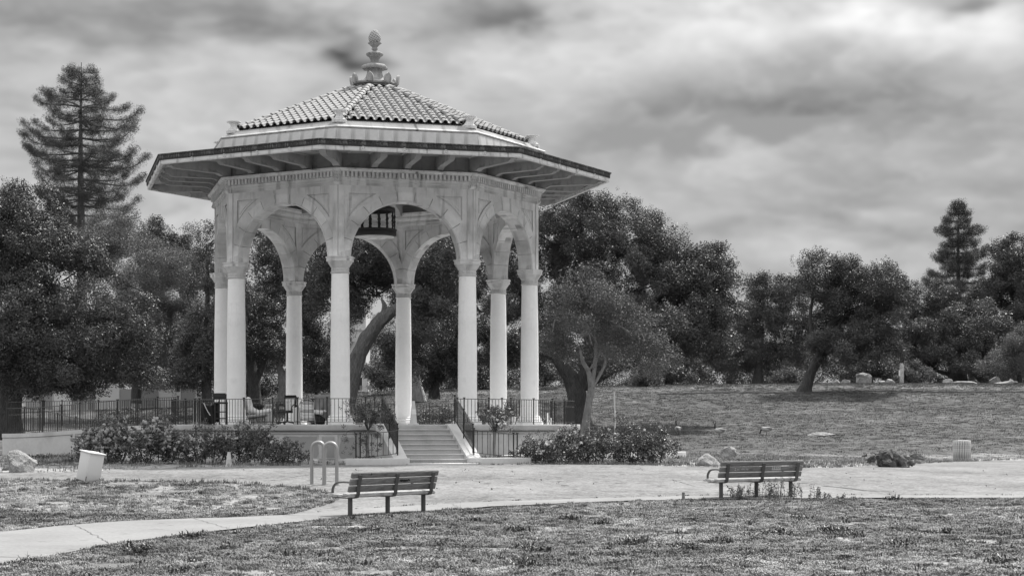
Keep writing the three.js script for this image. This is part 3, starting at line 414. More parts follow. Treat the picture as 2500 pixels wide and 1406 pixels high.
  const spotOn = (k, x, s, lift) => { const ap = EA + .09 - s * CS, y = EY + s * SN + lift * CS, z = ap + lift * SN; return new THREE.Matrix4().makeRotationY(faceTurn(k)).multiply(new THREE.Matrix4().makeTranslation(x, y, z)).multiply(new THREE.Matrix4().makeRotationX(TH)); };
  const rr = rng(404);
  for (const k of [0, 7, 1, 6, 2, 3, 4, 5]) for (let j = 0; j < rows; j++) for (let i = -8; i <= 8; i++) {
    const s = j * rowL, ap = EA + .09 - s * CS, x = i * pitch; if (Math.abs(x) > ap * Math.tan(T8) - .1) continue;
    const m = spotOn(k, x, s, .035 + .008 * (rr() - .5)).multiply(new THREE.Matrix4().makeRotationZ(.05 * (rr() - .5))).multiply(new THREE.Matrix4().makeRotationX(-.045 - .02 * rr()));
    (solo.length < 300 ? solo : rest).push(m);
    const xp = x + pitch / 2; if (Math.abs(xp) < ap * Math.tan(T8) - .06) pans.push(bare(panG).applyMatrix4(spotOn(k, xp, s, .075)));
  }
  const tv = (o, m) => { m.decompose(o.position, o.quaternion, o.scale); return o; };
  for (const m of solo) { const q = rr(); tv(mesh('roof_tile', tileG, M.tiles[q < .6 ? 0 : q < .82 ? 1 : 2], roof), m); }
  stuff(mesh('roof_tiles', fin(mergeGeometries(rest.map((m) => bare(tileG).applyMatrix4(m))), .7), M.tiles[0], roof)); stuff(mesh('pan_tiles', fin(mergeGeometries(pans), .7), M.tiles[1], roof));
  const HA = Math.atan(RISE * C8);
  for (let k = 0; k < 8; k++) for (let j = 0; j < 14; j++) { const a = T8 + faceTurn(k), s = j * .358, z = (EA + .07) / C8 - s * Math.cos(HA), m = new THREE.Matrix4().makeRotationY(a).multiply(new THREE.Matrix4().makeTranslation(0, EY + .055 + s * Math.sin(HA), z)).multiply(new THREE.Matrix4().makeRotationX(HA - .03)); tv(mesh('ridge_tile', ridgeG, M.tiles[(k * 5 + j * 3) % 4 === 1 ? 2 : (k + j) % 3 ? 0 : 1], roof), m); }

  // finial: crowned plate, leafy bell, two bowls, pine cone
  const fy = 12.33;
  const fin0 = mesh('finial', join([oct([[0, fy - .06], [.72, fy - .06], [.72, fy], [.8, fy + .01], [.82, fy + .06], [.8, fy + .1], [.66, fy + .11]]), (() => { const g = lathe([[.72, fy + .09], [.6, fy + .12], [.46, fy + .18], [.37, fy + .26], [.31, fy + .36], [.28, fy + .46], [.262, fy + .58], [.27, fy + .64], [.36, fy + .66], [.44, fy + .63], [.46, fy + .67], [.45, fy + .73], [.38, fy + .78], [.24, fy + .82], [.15, fy + .84], [.142, fy + .88], [.155, fy + .98], [.2, fy + 1.07], [.27, fy + 1.12], [.3, fy + 1.15], [.3, fy + 1.2], [.25, fy + 1.235], [.12, fy + 1.25], [.08, fy + 1.27], [.074, fy + 1.33], [.11, fy + 1.35], [.115, fy + 1.38], [.09, fy + 1.4], [.1, fy + 1.44], [.15, fy + 1.5], [.2, fy + 1.55], [.25, fy + 1.585], [.2, fy + 1.6], [0, fy + 1.6]], 48); const p = g.attributes.position; for (let i = 0; i < p.count; i++) { const x = p.getX(i), y = p.getY(i), z = p.getZ(i), r0 = Math.hypot(x, z), a = Math.atan2(x, z); let q = 1; if (y < fy + .62) q += .03 * Math.cos(a * 16); else if (y < fy + .84) q += .06 * Math.cos(a * 8) + .04 * n3(x * 14, y * 14, z * 14); else if (y > fy + 1.02 && y < fy + 1.24) q += .05 * Math.cos(a * 12) + .06 * n3(x * 22, y * 22, z * 22); else if (y > fy + 1.46) q += .07 * Math.cos(a * 9); if (r0 > .01) { p.setX(i, x * q); p.setZ(i, z * q); } } return g; })()], .8), M.lichen, band);
  const ante = (() => { const s = new THREE.Shape(); s.moveTo(-.12, 0); s.bezierCurveTo(-.15, .16, -.1, .24, 0, .31); s.bezierCurveTo(.1, .24, .15, .16, .12, 0); return fin(new THREE.ExtrudeGeometry(s, { depth: .06, bevelEnabled: true, bevelSize: .012, bevelThickness: .02, bevelSegments: 2 }).rotateX(.18), .7); })();
  for (let k = 0; k < 8; k++) { const a = T8 + faceTurn(k), o = mesh('antefix', ante, M.lichen, fin0); o.position.set(.8 * Math.sin(a), fy + .08, .8 * Math.cos(a)); o.rotation.y = a; }
  const cone = fin0, sc = fin(new THREE.SphereGeometry(.05, 9, 6).scale(1, .82, .62), .9);
  mesh('cone_core', fin(new THREE.SphereGeometry(.205, 20, 14).scale(.94, 1.25, .94).translate(0, fy + 1.77, 0), .9), M.lichen, cone);
  for (let i = 0; i < 96; i++) { const t = (i + .5) / 96, y = 1 - 1.72 * t, el = Math.asin(clamp(y, -1, 1)), a = i * 2.39996, o = mesh('cone_scale', sc, M.lichen, cone), c = Math.cos(el) * .2, tp = el > .1 ? 1 - .2 * (el - .1) : 1; o.position.set(c * tp * Math.sin(a), fy + 1.77 + (el > 0 ? .29 : .232) * Math.sin(el), c * tp * Math.cos(a)); o.rotation.set(0, a, 0); o.rotateX(-el); const q = .74 + .36 * Math.cos(el); o.scale.set(q, q, q); }

  // inside: cornice ring, dark ceiling, ties
  const I0 = AP - WT / 2;
  mesh('inner_cornice', fin(oct([[I0 + .06, 7.82], [I0 - .03, 7.83], [I0 - .05, 7.9], [I0 - .07, 7.92], [I0 - .07, 8.02], [I0 - .16, 8.06], [I0 - .2, 8.12], [I0 - .2, 8.2], [I0 - .26, 8.24], [I0 - .28, 8.33], [I0 - .1, 8.35]]), .3), M.stoneB, band);
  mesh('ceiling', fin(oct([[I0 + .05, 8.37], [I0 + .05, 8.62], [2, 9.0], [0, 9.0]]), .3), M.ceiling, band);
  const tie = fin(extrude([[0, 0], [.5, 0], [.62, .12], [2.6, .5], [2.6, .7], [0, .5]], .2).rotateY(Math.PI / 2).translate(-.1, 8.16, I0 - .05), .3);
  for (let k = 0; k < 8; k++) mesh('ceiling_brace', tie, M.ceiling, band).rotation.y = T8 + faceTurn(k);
}
{ // lantern that hangs inside
  const t = thing('hanging_lantern', 'round dark lantern gallery with turned spindles hanging inside the bandstand', 'lantern', [PX, FLOOR + 6.84, -PD], TURN);
  mesh('rim', fin(lathe([[.5, .02], [.74, .0], [.79, .05], [.8, .16], [.78, .19], [.81, .22], [.81, .27], [.7, .28], [.7, .1], [.5, .1]], 40), .5), M.dark, t);
  mesh('underside', fin(lathe([[0, -.06], [.34, -.05], [.5, -.02], [.62, -.035], [.72, -.01], [.76, .03]], 40), .6), M.stone, t);
  mesh('upper_ring', fin(lathe([[.6, .92], [.74, .92], [.76, .98], [.74, 1.06], [.6, 1.06], [.6, .92]], 40), .5), M.dark, t);
  const sp = fin(lathe([[.018, 0], [.032, .03], [.022, .08], [.035, .16], [.026, .24], [.046, .3], [.026, .34], [.03, .42], [.046, .47], [.026, .52], [.018, .6], [.028, .66]], 8), .8);
  for (let i = 0; i < 14; i++) { const a = i / 14 * 2 * Math.PI, o = mesh('spindle', sp, M.dark, t); o.position.set(.73 * Math.sin(a), .27, .73 * Math.cos(a)); }
  mesh('rod', fin(join([cyl(.03, .03, 1.2, 0, 1.0, 0, 8), bar(V(-.68, 1.0, 0), V(0, 1.5, 0), .02), bar(V(.68, 1.0, 0), V(0, 1.5, 0), .02), bar(V(0, 1.0, -.68), V(0, 1.5, 0), .02)])), M.dark, t);
}

// ---------------------------------------------------------------- benches, bike hoops and other park furniture
function slab(l, h, d, r = .014) { return fin(new RoundedBoxGeometry(l, h, d, 2, r), .8); }
function bench(label, u, v, turn, scrawl) {
  const p = onGround(u, v), t = thing('park_bench', label, 'bench', p, turn, 'slatted park benches along the path'), L = 2.44, legs = [-1.03, 0, 1.03];
  // the sitter looks along -z; +z is the rear
  const seatZ = [-.33, -.2, -.07, .06], y0 = .41;
  const sg = slab(L, .055, .122, .02), bg = slab(L, .116, .05, .016);
  seatZ.forEach((z, i) => { const o = mesh('seat_slat', sg, i % 2 ? M.wood : M.woodB, t); o.position.set(.004 * (i % 3), y0 + [.012, 0, .0, .016][i], z); o.rotation.x = [-.1, 0, .02, .1][i]; });
  { const o = mesh('seat_slat', slab(L, .07, .06, .028), M.wood, t); o.position.set(0, y0 - .0, .15); }
  for (let i = 0; i < 3; i++) { const o = mesh('back_slat', i === 2 ? slab(L, .116, .062, .03) : bg, [M.woodDark, M.woodC, M.woodDark][i], t), y = .535 + i * .128; o.position.set(.006 * (i - 1), y, .155 + (y - .5) * .26); o.rotation.x = .25; }
  const strap = (x) => { const c = [[-.4, y0 - .045], [-.1, y0 - .05], [.1, y0 - .05], [.19, y0 - .035], [.225, y0 + .03], [.228, .53], [.262, .67], [.292, .80]], pos = [], idx = []; c.forEach(([z, y], i) => { const a = c[Math.max(0, i - 1)], b = c[Math.min(c.length - 1, i + 1)], l = Math.hypot(b[0] - a[0], b[1] - a[1]), nz = -(b[1] - a[1]) / l * .006, ny = (b[0] - a[0]) / l * .006; for (const [w, s] of [[-.045, 1], [.045, 1], [.045, -1], [-.045, -1]]) pos.push(x + w, y + s * ny, z + s * nz); }); for (let i = 0; i < c.length - 1; i++) for (let j = 0; j < 4; j++) { const a = i * 4 + j, b = i * 4 + (j + 1) % 4; idx.push(a, b, a + 4, b, b + 4, a + 4); } const e = (c.length - 1) * 4; idx.push(0, 2, 1, 0, 3, 2, e, e + 1, e + 2, e, e + 2, e + 3); const g = new THREE.BufferGeometry(); g.setAttribute('position', new THREE.Float32BufferAttribute(pos, 3)); g.setIndex(idx); return fin(g, .5); };
  for (const x of legs) { mesh('bracket', strap(x), M.steel, t); const wx = p[0] + x * Math.cos(turn), wd = -p[2] + x * Math.sin(turn), gy = groundY(wx, wd) - p[1]; mesh('leg', fin(join([cyl(.045, .045, y0 - .04 - gy + .12, x, gy - .12, .02, 14)])), M.steel, t); }
  for (const s of [-1, 1]) { const x = s * 1.1, g = tube([V(x, y0 + .02, -.36), V(x, y0 + .12, -.36), V(x, y0 + .22, -.28), V(x, y0 + .25, -.12), V(x, y0 + .24, .2)], .02, 8, 24).scale(1, 1, 1); const q = g.attributes.position; for (let i = 0; i < q.count; i++) q.setX(i, x + (q.getX(i) - x) * 1.6); mesh('armrest', fin(g, .8), M.steel, t); }
  for (const w of scrawl) { const z = .155 + (w.y - .5) * .26 + .036, g = []; for (const line of w.lines) g.push(tube(line.map(([a, b]) => V(w.x + a * w.s, w.y + b * w.s, z + b * w.s * .26)), w.r, 4, line.length * 5).scale(1, 1, 1)); const o = mesh('painted_scrawl', join(g, .9), w.m, t); }
  return t;
}
M.woodC = mat(.5, .8, { map: woodTex, bumpMap: woodBump, bumpScale: .004 });
M.woodB = mat(1.2, .8, { map: woodTex, bumpMap: woodBump, bumpScale: .004 });
const loops = (n) => Array.from({ length: n }, (_, k) => [[k * 1.2, 0], [k * 1.2 + .35, .5], [k * 1.2 + .55, 1.3], [k * 1.2 + .3, 1.5], [k * 1.2 + .2, .7], [k * 1.2 + .6, 0], [k * 1.2 + 1.1, .3]]);
bench('slatted wooden park bench left of centre, near the bike hoops, with an armrest showing', 944, 1258, .90, [{ x: .12, y: .645, s: .045, r: .009, m: M.black, lines: [[[0, 0], [.5, .9], [1, 0], [1.5, .9], [2, .1], [2.6, .8], [3.2, 0], [4, .5], [4.6, .1], [5.2, .9], [6, .3]], [[.2, .5], [2, .45], [4, .6], [6, .5]], [[0, .7], [3, .1], [5.6, .8]]] }, { x: -1.0, y: .78, s: .03, r: .004, m: M.black, lines: [[[0, 0], [.6, 1.4], [1.2, .2], [2, 1.2]], [[9, 0], [9.4, 1.5], [10, .2]]] }]);
bench('slatted wooden park bench on the right with weeds round its legs', 1846, 1216, .57, [{ x: .28, y: .635, s: .045, r: .0045, m: M.white, lines: loops(5) }, { x: -.82, y: .64, s: .034, r: .003, m: M.cloth, lines: [[[0, 1], [.8, 1.6], [1, .6], [.2, .2], [1.6, .1]], [[2.2, .2], [2.6, 1], [3, .2], [3.6, .9], [4.2, .2]], [[6, .2], [6.4, 1.3], [7, .3], [7.6, 1.2], [8.4, .4]], [[10, .3], [10.6, 1.2], [11, .2], [11.8, 1]]] }]);
{ // bike hoops
  const A = onGround(776, 1184), B = onGround(806, 1186);
  const hoop = (p, w, label) => { const t = thing('bike_hoop', label, 'bike rack', p, -.12, 'bike hoops on the plaza'), h = 1.05, pts = [V(-w, -.05, 0), V(-w, .4, 0), V(-w, h - w, 0)]; for (let i = 1; i <= 8; i++) { const a = Math.PI * (1 - i / 8); pts.push(V(w * Math.cos(a), h - w + w * Math.sin(a), 0)); } pts.push(V(w, .4, 0), V(w, -.05, 0)); mesh('hoop', fin(new THREE.TubeGeometry(new THREE.CatmullRomCurve3(pts, false, 'centripetal'), 60, .044, 12), .9), M.galv, t); for (const s of [-1, 1]) mesh('base_plate', fin(cyl(.085, .085, .016, s * w, .0, 0, 16)), M.galv, t); return t; };
  hoop(A, .16, 'left of two steel bike hoops on the plaza'); hoop(B, .16, 'right of two steel bike hoops on the plaza, slightly nearer');
}
{ // leaning utility cabinet
  const p = onGround(212, 1176), t = thing('utility_cabinet', 'white metal utility cabinet leaning to the right beside the left path', 'cabinet', [p[0], p[1] - .02, p[2]], .75); t.rotation.order = 'ZYX'; t.rotation.z = -.18;
  mesh('body', fin(new RoundedBoxGeometry(.42, .72, .48, 2, .008).translate(0, .40, 0)), M.cabinet = mat(.62, .55), t); mesh('lid', fin(new RoundedBoxGeometry(.48, .03, .55, 2, .008).translate(0, .775, 0)), M.white, t); mesh('base', fin(box(.40, .1, .46, 0, .02, 0)), M.steel, t); mesh('rust_patch', fin(box(.012, .14, .1, -.2, .1, .203).rotateZ(.02)), M.dark, t);
}
function rock(name, label, u, v, sx, sy, sz, seed, opt = {}) {
  const p = onGround(u, v), g = new THREE.IcosahedronGeometry(1, 5), q = g.attributes.position;
  const cuts = []; const r = rng(seed); for (let i = 0; i < (opt.cuts ?? 9); i++) { const a = r() * 6.28, e = (r() - .25) * 1.8; cuts.push([Math.cos(a) * Math.cos(e), Math.sin(e), Math.sin(a) * Math.cos(e), .52 + .34 * r()]); }
  for (let i = 0; i < q.count; i++) { const v0 = V(q.getX(i), q.getY(i), q.getZ(i)).normalize(); let k = 1; for (const [a, b, c, d] of cuts) { const t = v0.x * a + v0.y * b + v0.z * c; if (t > .05) k = Math.min(k, d / t); } k *= 1 + (opt.rough ?? .12) * fbm3(v0.x * 2.2 + seed, v0.y * 2.2, v0.z * 2.2, 5) + (opt.fine ?? .05) * n3(v0.x * 9, v0.y * 9 + seed, v0.z * 9); q.setXYZ(i, v0.x * k * sx, v0.y * k * sy, v0.z * k * sz); }
  const o = mesh(name, fin(g, opt.crease ?? .5), opt.m ?? M.rock); o.position.set(p[0], p[1] + sy * (opt.sink ?? .35), p[2]); o.rotation.y = opt.turn ?? 0; return tag(o, label, opt.cat ?? 'rock', opt.group);
}
rock('boulder', 'angular pale boulder at the left edge below the ramp wall', 48, 1153, .55, .5, .42, 3, { turn: .5, cuts: 14, rough: .1, crease: .3 });
rock('boulder', 'low rounded boulder in grass behind the right bench, left of a pair', 1733, 1137, .5, .4, .42, 8, { rough: .25, sink: .1 });
rock('boulder', 'rough boulder in grass behind the right bench, right of a pair', 1782, 1122, .36, .4, .34, 12, { rough: .3, sink: .15 });
rock('boulder', 'small dark rock half buried between the stump and the slatted bin', 2246, 1127, .42, .28, .35, 15, { rough: .4, m: M.rockD = mat(.45, .95, { map: rockTex, bumpMap: stoneBump, bumpScale: .03 }) });
rock('flat_stone', 'flat pale stone slab lying on the lawn right of the geese', 2003, 1063, .95, .14, .45, 21, { rough: .3, sink: .3 });
rock('stone_block', 'squat pale stone block standing on the far crest of the lawn', 2110, 936.5, .95, .62, .6, 25, { cuts: 16, rough: .06, sink: .55 });
rock('stone_block', 'smaller pale stone slab lying on top of the far crest block', 2108, 936.5, .65, .25, .4, 26, { cuts: 12, rough: .1 }).position.y += .62;
{ const list = [[1905, 935.8, .4, 'pale round rock on the far crest left of the leaning oak'], [2015, 935.6, .34, 'pale round rock on the far crest just right of the leaning oak'], [2045, 936, .42, 'low pale rock on the far crest, second right of the leaning oak'], [2068, 935.5, .5, 'tall pale rock on the far crest left of the stone block'], [2157, 936.5, .3, 'small grey rock on the far crest right of the stone block'], [2175, 936.5, .42, 'white rock on the far crest left of the timber post'], [2318, 936, .62, 'pale round rock before the dark trunk on the far crest'], [2428, 936, .7, 'pale blocky rock near the right end of the far crest'], [2470, 936.5, .34, 'small white rock at the right end of the far crest']]; list.forEach(([u, v, s, label], i) => rock('crest_rock', label, u, v, s * .9, s * .8, s * .6, 40 + i, { m: M.rockP ??= mat(1.0, .95, { map: rockTex }), group: 'pale rocks along the crest' })); }
{ // root stump heap
  const p = onGround(2172, 1141), t = thing('tree_stump', 'gnarled dark uprooted tree stump lying at the right edge of the plaza', 'stump', p, .3), r = rng(88); t.scale.setScalar(.82);
  const blobs = Array.from({ length: 16 }, () => [[(r() - .35) * 1.0, r() * .32, (r() - .5) * .5], .12 + .14 * r()]);
  mesh('root_mass', fin(sdfMesh((x, y, z) => { let d = capsule([x, y, z], [-.95, .3, 0], [.0, .42, 0], .06, .2); for (const [c, q] of blobs) d = smin(d, Math.hypot(x - c[0], y - c[1], z - c[2]) - q, .05); d = smin(d, capsule([x, y, z], [.0, .4, 0], [.7, .16, .1], .24, .24), .06); return d + .3 * fbm3(x * 4.2, y * 4.2, z * 4.2, 5); }, 1.4, 84, [0, .3, 0]), .9), M.barkRock = mat(.4, .95, { map: rockTex, bumpMap: stoneBump, bumpScale: .05 }), t);
  const gs = []; for (let i = 0; i < 9; i++) { const a = V(-.9 + i * .18, .35 + r() * .2, (r() - .5) * .3); gs.push(limb([a, a.clone().add(V((r() - .6) * .35, (r() - .3) * .3, (r() - .5) * .4)), a.clone().add(V((r() - .65) * .8, (r() - .2) * .45, (r() - .5) * .6))], [.06, .035, .012], 6)); } mesh('root_ends', join(gs, .9), M.barkRock, t);
}
{ // slatted bin
  const p = onGround(2350, 1124.5), t = thing('waste_bin', 'round slatted wooden waste bin on the right edge of the plaza', 'bin', p, .2), n = 22, R = .37, s = slab(.088, .86, .03, .006);
  for (let i = 0; i < n; i++) { const a = i / n * 2 * Math.PI, o = mesh('slat', s, M.slat ??= mat(1.3, .85, { map: woodTex, bumpMap: woodBump, bumpScale: .004 }), t); o.position.set(R * Math.sin(a), .46, R * Math.cos(a)); o.rotation.y = a; }
  mesh('rim', fin(new THREE.TorusGeometry(R - .03, .025, 8, 32).rotateX(Math.PI / 2).translate(0, .87, 0), .9), M.galv, t); mesh('liner', fin(join([cyl(.29, .3, .78, 0, .06, 0, 24)])), M.dark, t); mesh('hoop', fin(new THREE.TorusGeometry(R - .03, .014, 6, 32).rotateX(Math.PI / 2).translate(0, .2, 0), .9), M.steel, t);
}
{ // small posts and markers
  let p = onGround(558, 1139), o = mesh('marker_stone', fin((() => { const g = new THREE.CylinderGeometry(.045, .125, .46, 4, 4).rotateY(.6), q = g.attributes.position; for (let i = 0; i < q.count; i++) { q.setX(i, q.getX(i) + .012 * n3(q.getX(i) * 9, q.getY(i) * 7, 1)); } return g; })(), .4), M.plaster); o.position.set(p[0], p[1] + .2, p[2]); tag(o, 'small pale tapered marker stone at the left rose bed kerb', 'marker');
  p = onGround(1669, 1222); o = mesh('stake', fin(join([new THREE.CylinderGeometry(.034, .036, .22, 9), new THREE.CylinderGeometry(.026, .034, .012, 9).translate(0, .115, 0)])), M.woodDark); o.position.set(p[0], p[1] + .06, p[2]); tag(o, 'short wooden stake stub beside the path left of the right bench', 'stake');
  const [x, d] = [at(1503, 1035, 66).x, 66], gy = groundY(x, d); o = mesh('pole', fin(join([cyl(.04, .03, 2.55 - gy - .05, 0, 0, 0, 10), cyl(.048, .048, .02, 0, 1.4, 0, 10), new THREE.SphereGeometry(.036, 8, 6).translate(.02, 1.7, 0)])), M.galvPale = mat(.52, .6)); o.position.set(x, gy, -d); o.rotation.z = .018; tag(o, 'slim pale upright pole behind the right rose bushes', 'pole');
  { const q = pv(-.02, 6.1, FLOOR); const [cx, cd] = [at(1009, 1035, 58.6).x, 58.6]; const t = thing('traffic_cone', 'pale tall traffic cone at the top of the bandstand steps', 'cone', [cx, FLOOR, -cd]); mesh('cone', fin(lathe([[.14, .03], [.125, .06], [.05, .78], [.035, .8], [0, .8]], 20), .6), M.conePale = mat(.55, .7), t); mesh('base', fin(new RoundedBoxGeometry(.36, .035, .36, 2, .01).translate(0, .018, 0)), M.cloth, t); mesh('band', fin(lathe([[.098, .35], [.08, .52]], 20), .6), M.white, t); }
}

// ---------------------------------------------------------------- leaves
function leafClump(seed, n, R, len, wid, opt = {}) {                  // a spray of small leaves, each two bent faces
  const r = rng(seed), pos = [], nor = [];
  for (let i = 0; i < n; i++) {
    const a = r() * 6.283, e = Math.asin(r() * 2 - 1), q = R * Math.cbrt(.15 + .85 * r()), c = V(Math.cos(a) * Math.cos(e), Math.sin(e) * (opt.flat ?? .8), Math.sin(a) * Math.cos(e)).multiplyScalar(q);
    const out = c.clone().normalize().lerp(V(r() - .5, r() - .5, r() - .5).normalize(), opt.mess ?? .55).normalize(), side = V(r() - .5, r() - .5, r() - .5).cross(out).normalize(), nn = out.clone().cross(side).normalize();
    const L = len * (.7 + .6 * r()), w = wid * (.7 + .6 * r()), ax = out.clone().multiplyScalar(.45).addScaledVector(nn, .9).normalize(), fold = ax.clone().cross(side).normalize().multiplyScalar(w * .22);
    const p0 = c, p1 = c.clone().addScaledVector(ax, L), m1 = c.clone().addScaledVector(ax, L * .5).addScaledVector(side, w / 2).add(fold), m2 = c.clone().addScaledVector(ax, L * .5).addScaledVector(side, -w / 2).add(fold);
    for (const p of [p0, m1, p1, p0, p1, m2]) pos.push(p.x, p.y, p.z);
  }
  const g = new THREE.BufferGeometry(); g.setAttribute('position', new THREE.Float32BufferAttribute(pos, 3)); g.computeVertexNormals(); g.setAttribute('uv', new THREE.Float32BufferAttribute(new Float32Array(pos.length / 3 * 2), 2)); return g;
}
const leafMat = (l, rough = .45) => new THREE.MeshStandardMaterial({ color: grey(l), roughness: rough, side: THREE.DoubleSide });
const CL = { oak: leafClump(1, 46, .36, .105, .058, { mess: .42 }), fine: leafClump(3, 46, .36, .085, .045, { mess: .42 }), needle: leafClump(7, 44, .34, .2, .024, { mess: .35 }), scrub: leafClump(9, 22, .2, .085, .05), rose: leafClump(12, 18, .13, .062, .04), big: leafClump(15, 34, .55, .18, .1) };
const LM = { oak: leafMat(.07, .42), oakB: leafMat(.076, .42), dark: leafMat(.055, .42), grey: leafMat(.12, .5), greyB: leafMat(.095, .5), pale: leafMat(.22, .6), needle: leafMat(.065, .55), rose: leafMat(.085, .4), scrub: leafMat(.15, .6) };
function crownMesh(name, list, geo, m, parent) {                      // list of [x, y, z, scale, tone]
  const o = new THREE.InstancedMesh(geo, m, list.length), q = new THREE.Quaternion(), e = new THREE.Euler(), mm = new THREE.Matrix4(), r = rng(list.length + 17), c = new THREE.Color();
  list.forEach(([x, y, z, s, k], i) => { e.set(r() * 6.28, r() * 6.28, r() * 6.28); q.setFromEuler(e); mm.compose(V(x, y, z), q, V(s, s, s)); o.setMatrixAt(i, mm); c.setRGB(k, k, k); o.setColorAt(i, c); });
  o.name = name; o.castShadow = o.receiveShadow = true; o.userData.kind = 'stuff'; parent.add(o); return o;
}
function fillLobe(out, c, rx, ry, rz, dens, size, r, opt = {}) {      // boughs of leaves heaped over one lobe of a crown
  const R = (rx + ry + rz) / 3, area = 4 * Math.PI * R * R, nSub = Math.max(6, Math.round(area / (opt.bough ?? 3.4))), subs = [];
  for (let i = 0; i < nSub; i++) { let v; do { v = V(r() * 2 - 1, r() * 2 - 1, r() * 2 - 1); } while (v.length() > 1 || v.length() < .2); v.normalize(); if (v.y < -.55 && r() < .5) v.y *= -.3; const k = .6 + .5 * r(); subs.push([c.x + v.x * rx * k, c.y + v.y * ry * k, c.z + v.z * rz * k, (.5 + .5 * r()) * (opt.sub ?? 1.02) * Math.min(1.35, .45 + R * .2), .8 + .45 * r(), v]); }
  const n = Math.round(area * dens);
  for (let i = 0; i < n; i++) {
    const s = subs[Math.floor(r() * nSub)], deep = r() < .12; let v; do { v = V(r() * 2 - 1, r() * 2 - 1, r() * 2 - 1); } while (v.length() > 1); 
    if (deep) { out.push([c.x + v.x * rx * .7, c.y + v.y * ry * .7, c.z + v.z * rz * .7, size * (.8 + .5 * r()), .8]); continue; }
    if (v.dot(s[5]) < -.25) v.addScaledVector(s[5], .7); const far = v.dot(s[5]) > .1 && r() < .1; const q = s[3] * (far ? (1.15 + .55 * r()) / Math.max(.3, v.length()) : r() < .66 ? (.74 + .34 * r()) / Math.max(.3, v.length()) : 1);
    out.push([s[0] + v.x * q, s[1] + v.y * q * .8, s[2] + v.z * q, size * (far ? .4 + .4 * r() : .65 + .6 * r()), s[4] * (.8 + .4 * r())]);
  }
}
// a tree from lobes and limbs measured as [across, up, half width, half height, nearer(-) or farther(+)] at its distance
function tree(name, label, d, spec) {
  const r = rng(spec.seed ?? 1), k = d / F, bx = (spec.foot[0] - UC) * k, by = spec.foot[1] !== undefined ? Math.min(groundY(bx, d), EYE + (VH - spec.foot[1]) * k) : groundY(bx, d);
  const t = thing(name, label, spec.cat ?? 'tree', [bx, groundY(bx, d), -d], 0, spec.group), o0 = t.position, L = (u, v, dd = 0) => V((u - UC) * k, EYE + (VH - v) * k, -d - dd).sub(o0);
  const list = [];
  for (const [u, v, rx, ry, dd = 0, dn = 1] of spec.lobes) fillLobe(list, L(u, v, dd), rx * k, ry * k, (rx + ry) / 2 * k * (spec.thin ?? .9), (spec.dens ?? 9) * 1.22 * dn, spec.size ?? 1, r, spec);
  const gs = (spec.limbs ?? []).map((pts) => { const P = pts.map(([u, v, w, dd]) => L(u, v, dd ?? 0)); return limb(P, pts.map((p) => p[2] * k / 2), (spec.sides ?? 10) + 6, pts.length * 9, .24); });
  if (gs.length) { const tr = mesh('trunk', fin(gs[0], .9), spec.bark ?? M.barkDark, t); for (const g of gs.slice(1)) mesh('limb', fin(g, .9), spec.bark ?? M.barkDark, t); }
  const tw = []; for (let i = 0; i < (spec.twigs ?? 26); i++) { const lb = spec.lobes[Math.floor(r() * spec.lobes.length)], a = L(lb[0] + (r() - .5) * lb[2] * .4, lb[1] + lb[3] * .4, (lb[4] ?? 0)), an = r() * 6.28, b = L(lb[0] + Math.cos(an) * lb[2] * .9, lb[1] - Math.sin(an) * lb[3] * .8 + lb[3] * .1, (lb[4] ?? 0) + (r() - .5) * lb[2] * k * .9), m = a.clone().lerp(b, .5).add(V(0, .3, 0)); const w = (.03 + .05 * r()) * (spec.twigScale ?? 1); tw.push(limb([a, m, b], [w, w * .6, w * .2], 5, 6)); }
  if (tw.length) stuff(mesh('branches', join(tw, .9), spec.bark ?? M.barkDark, t));
  crownMesh('crown', list, spec.geo ?? CL.oak, spec.leaf ?? LM.oak, t);
  return t;
}
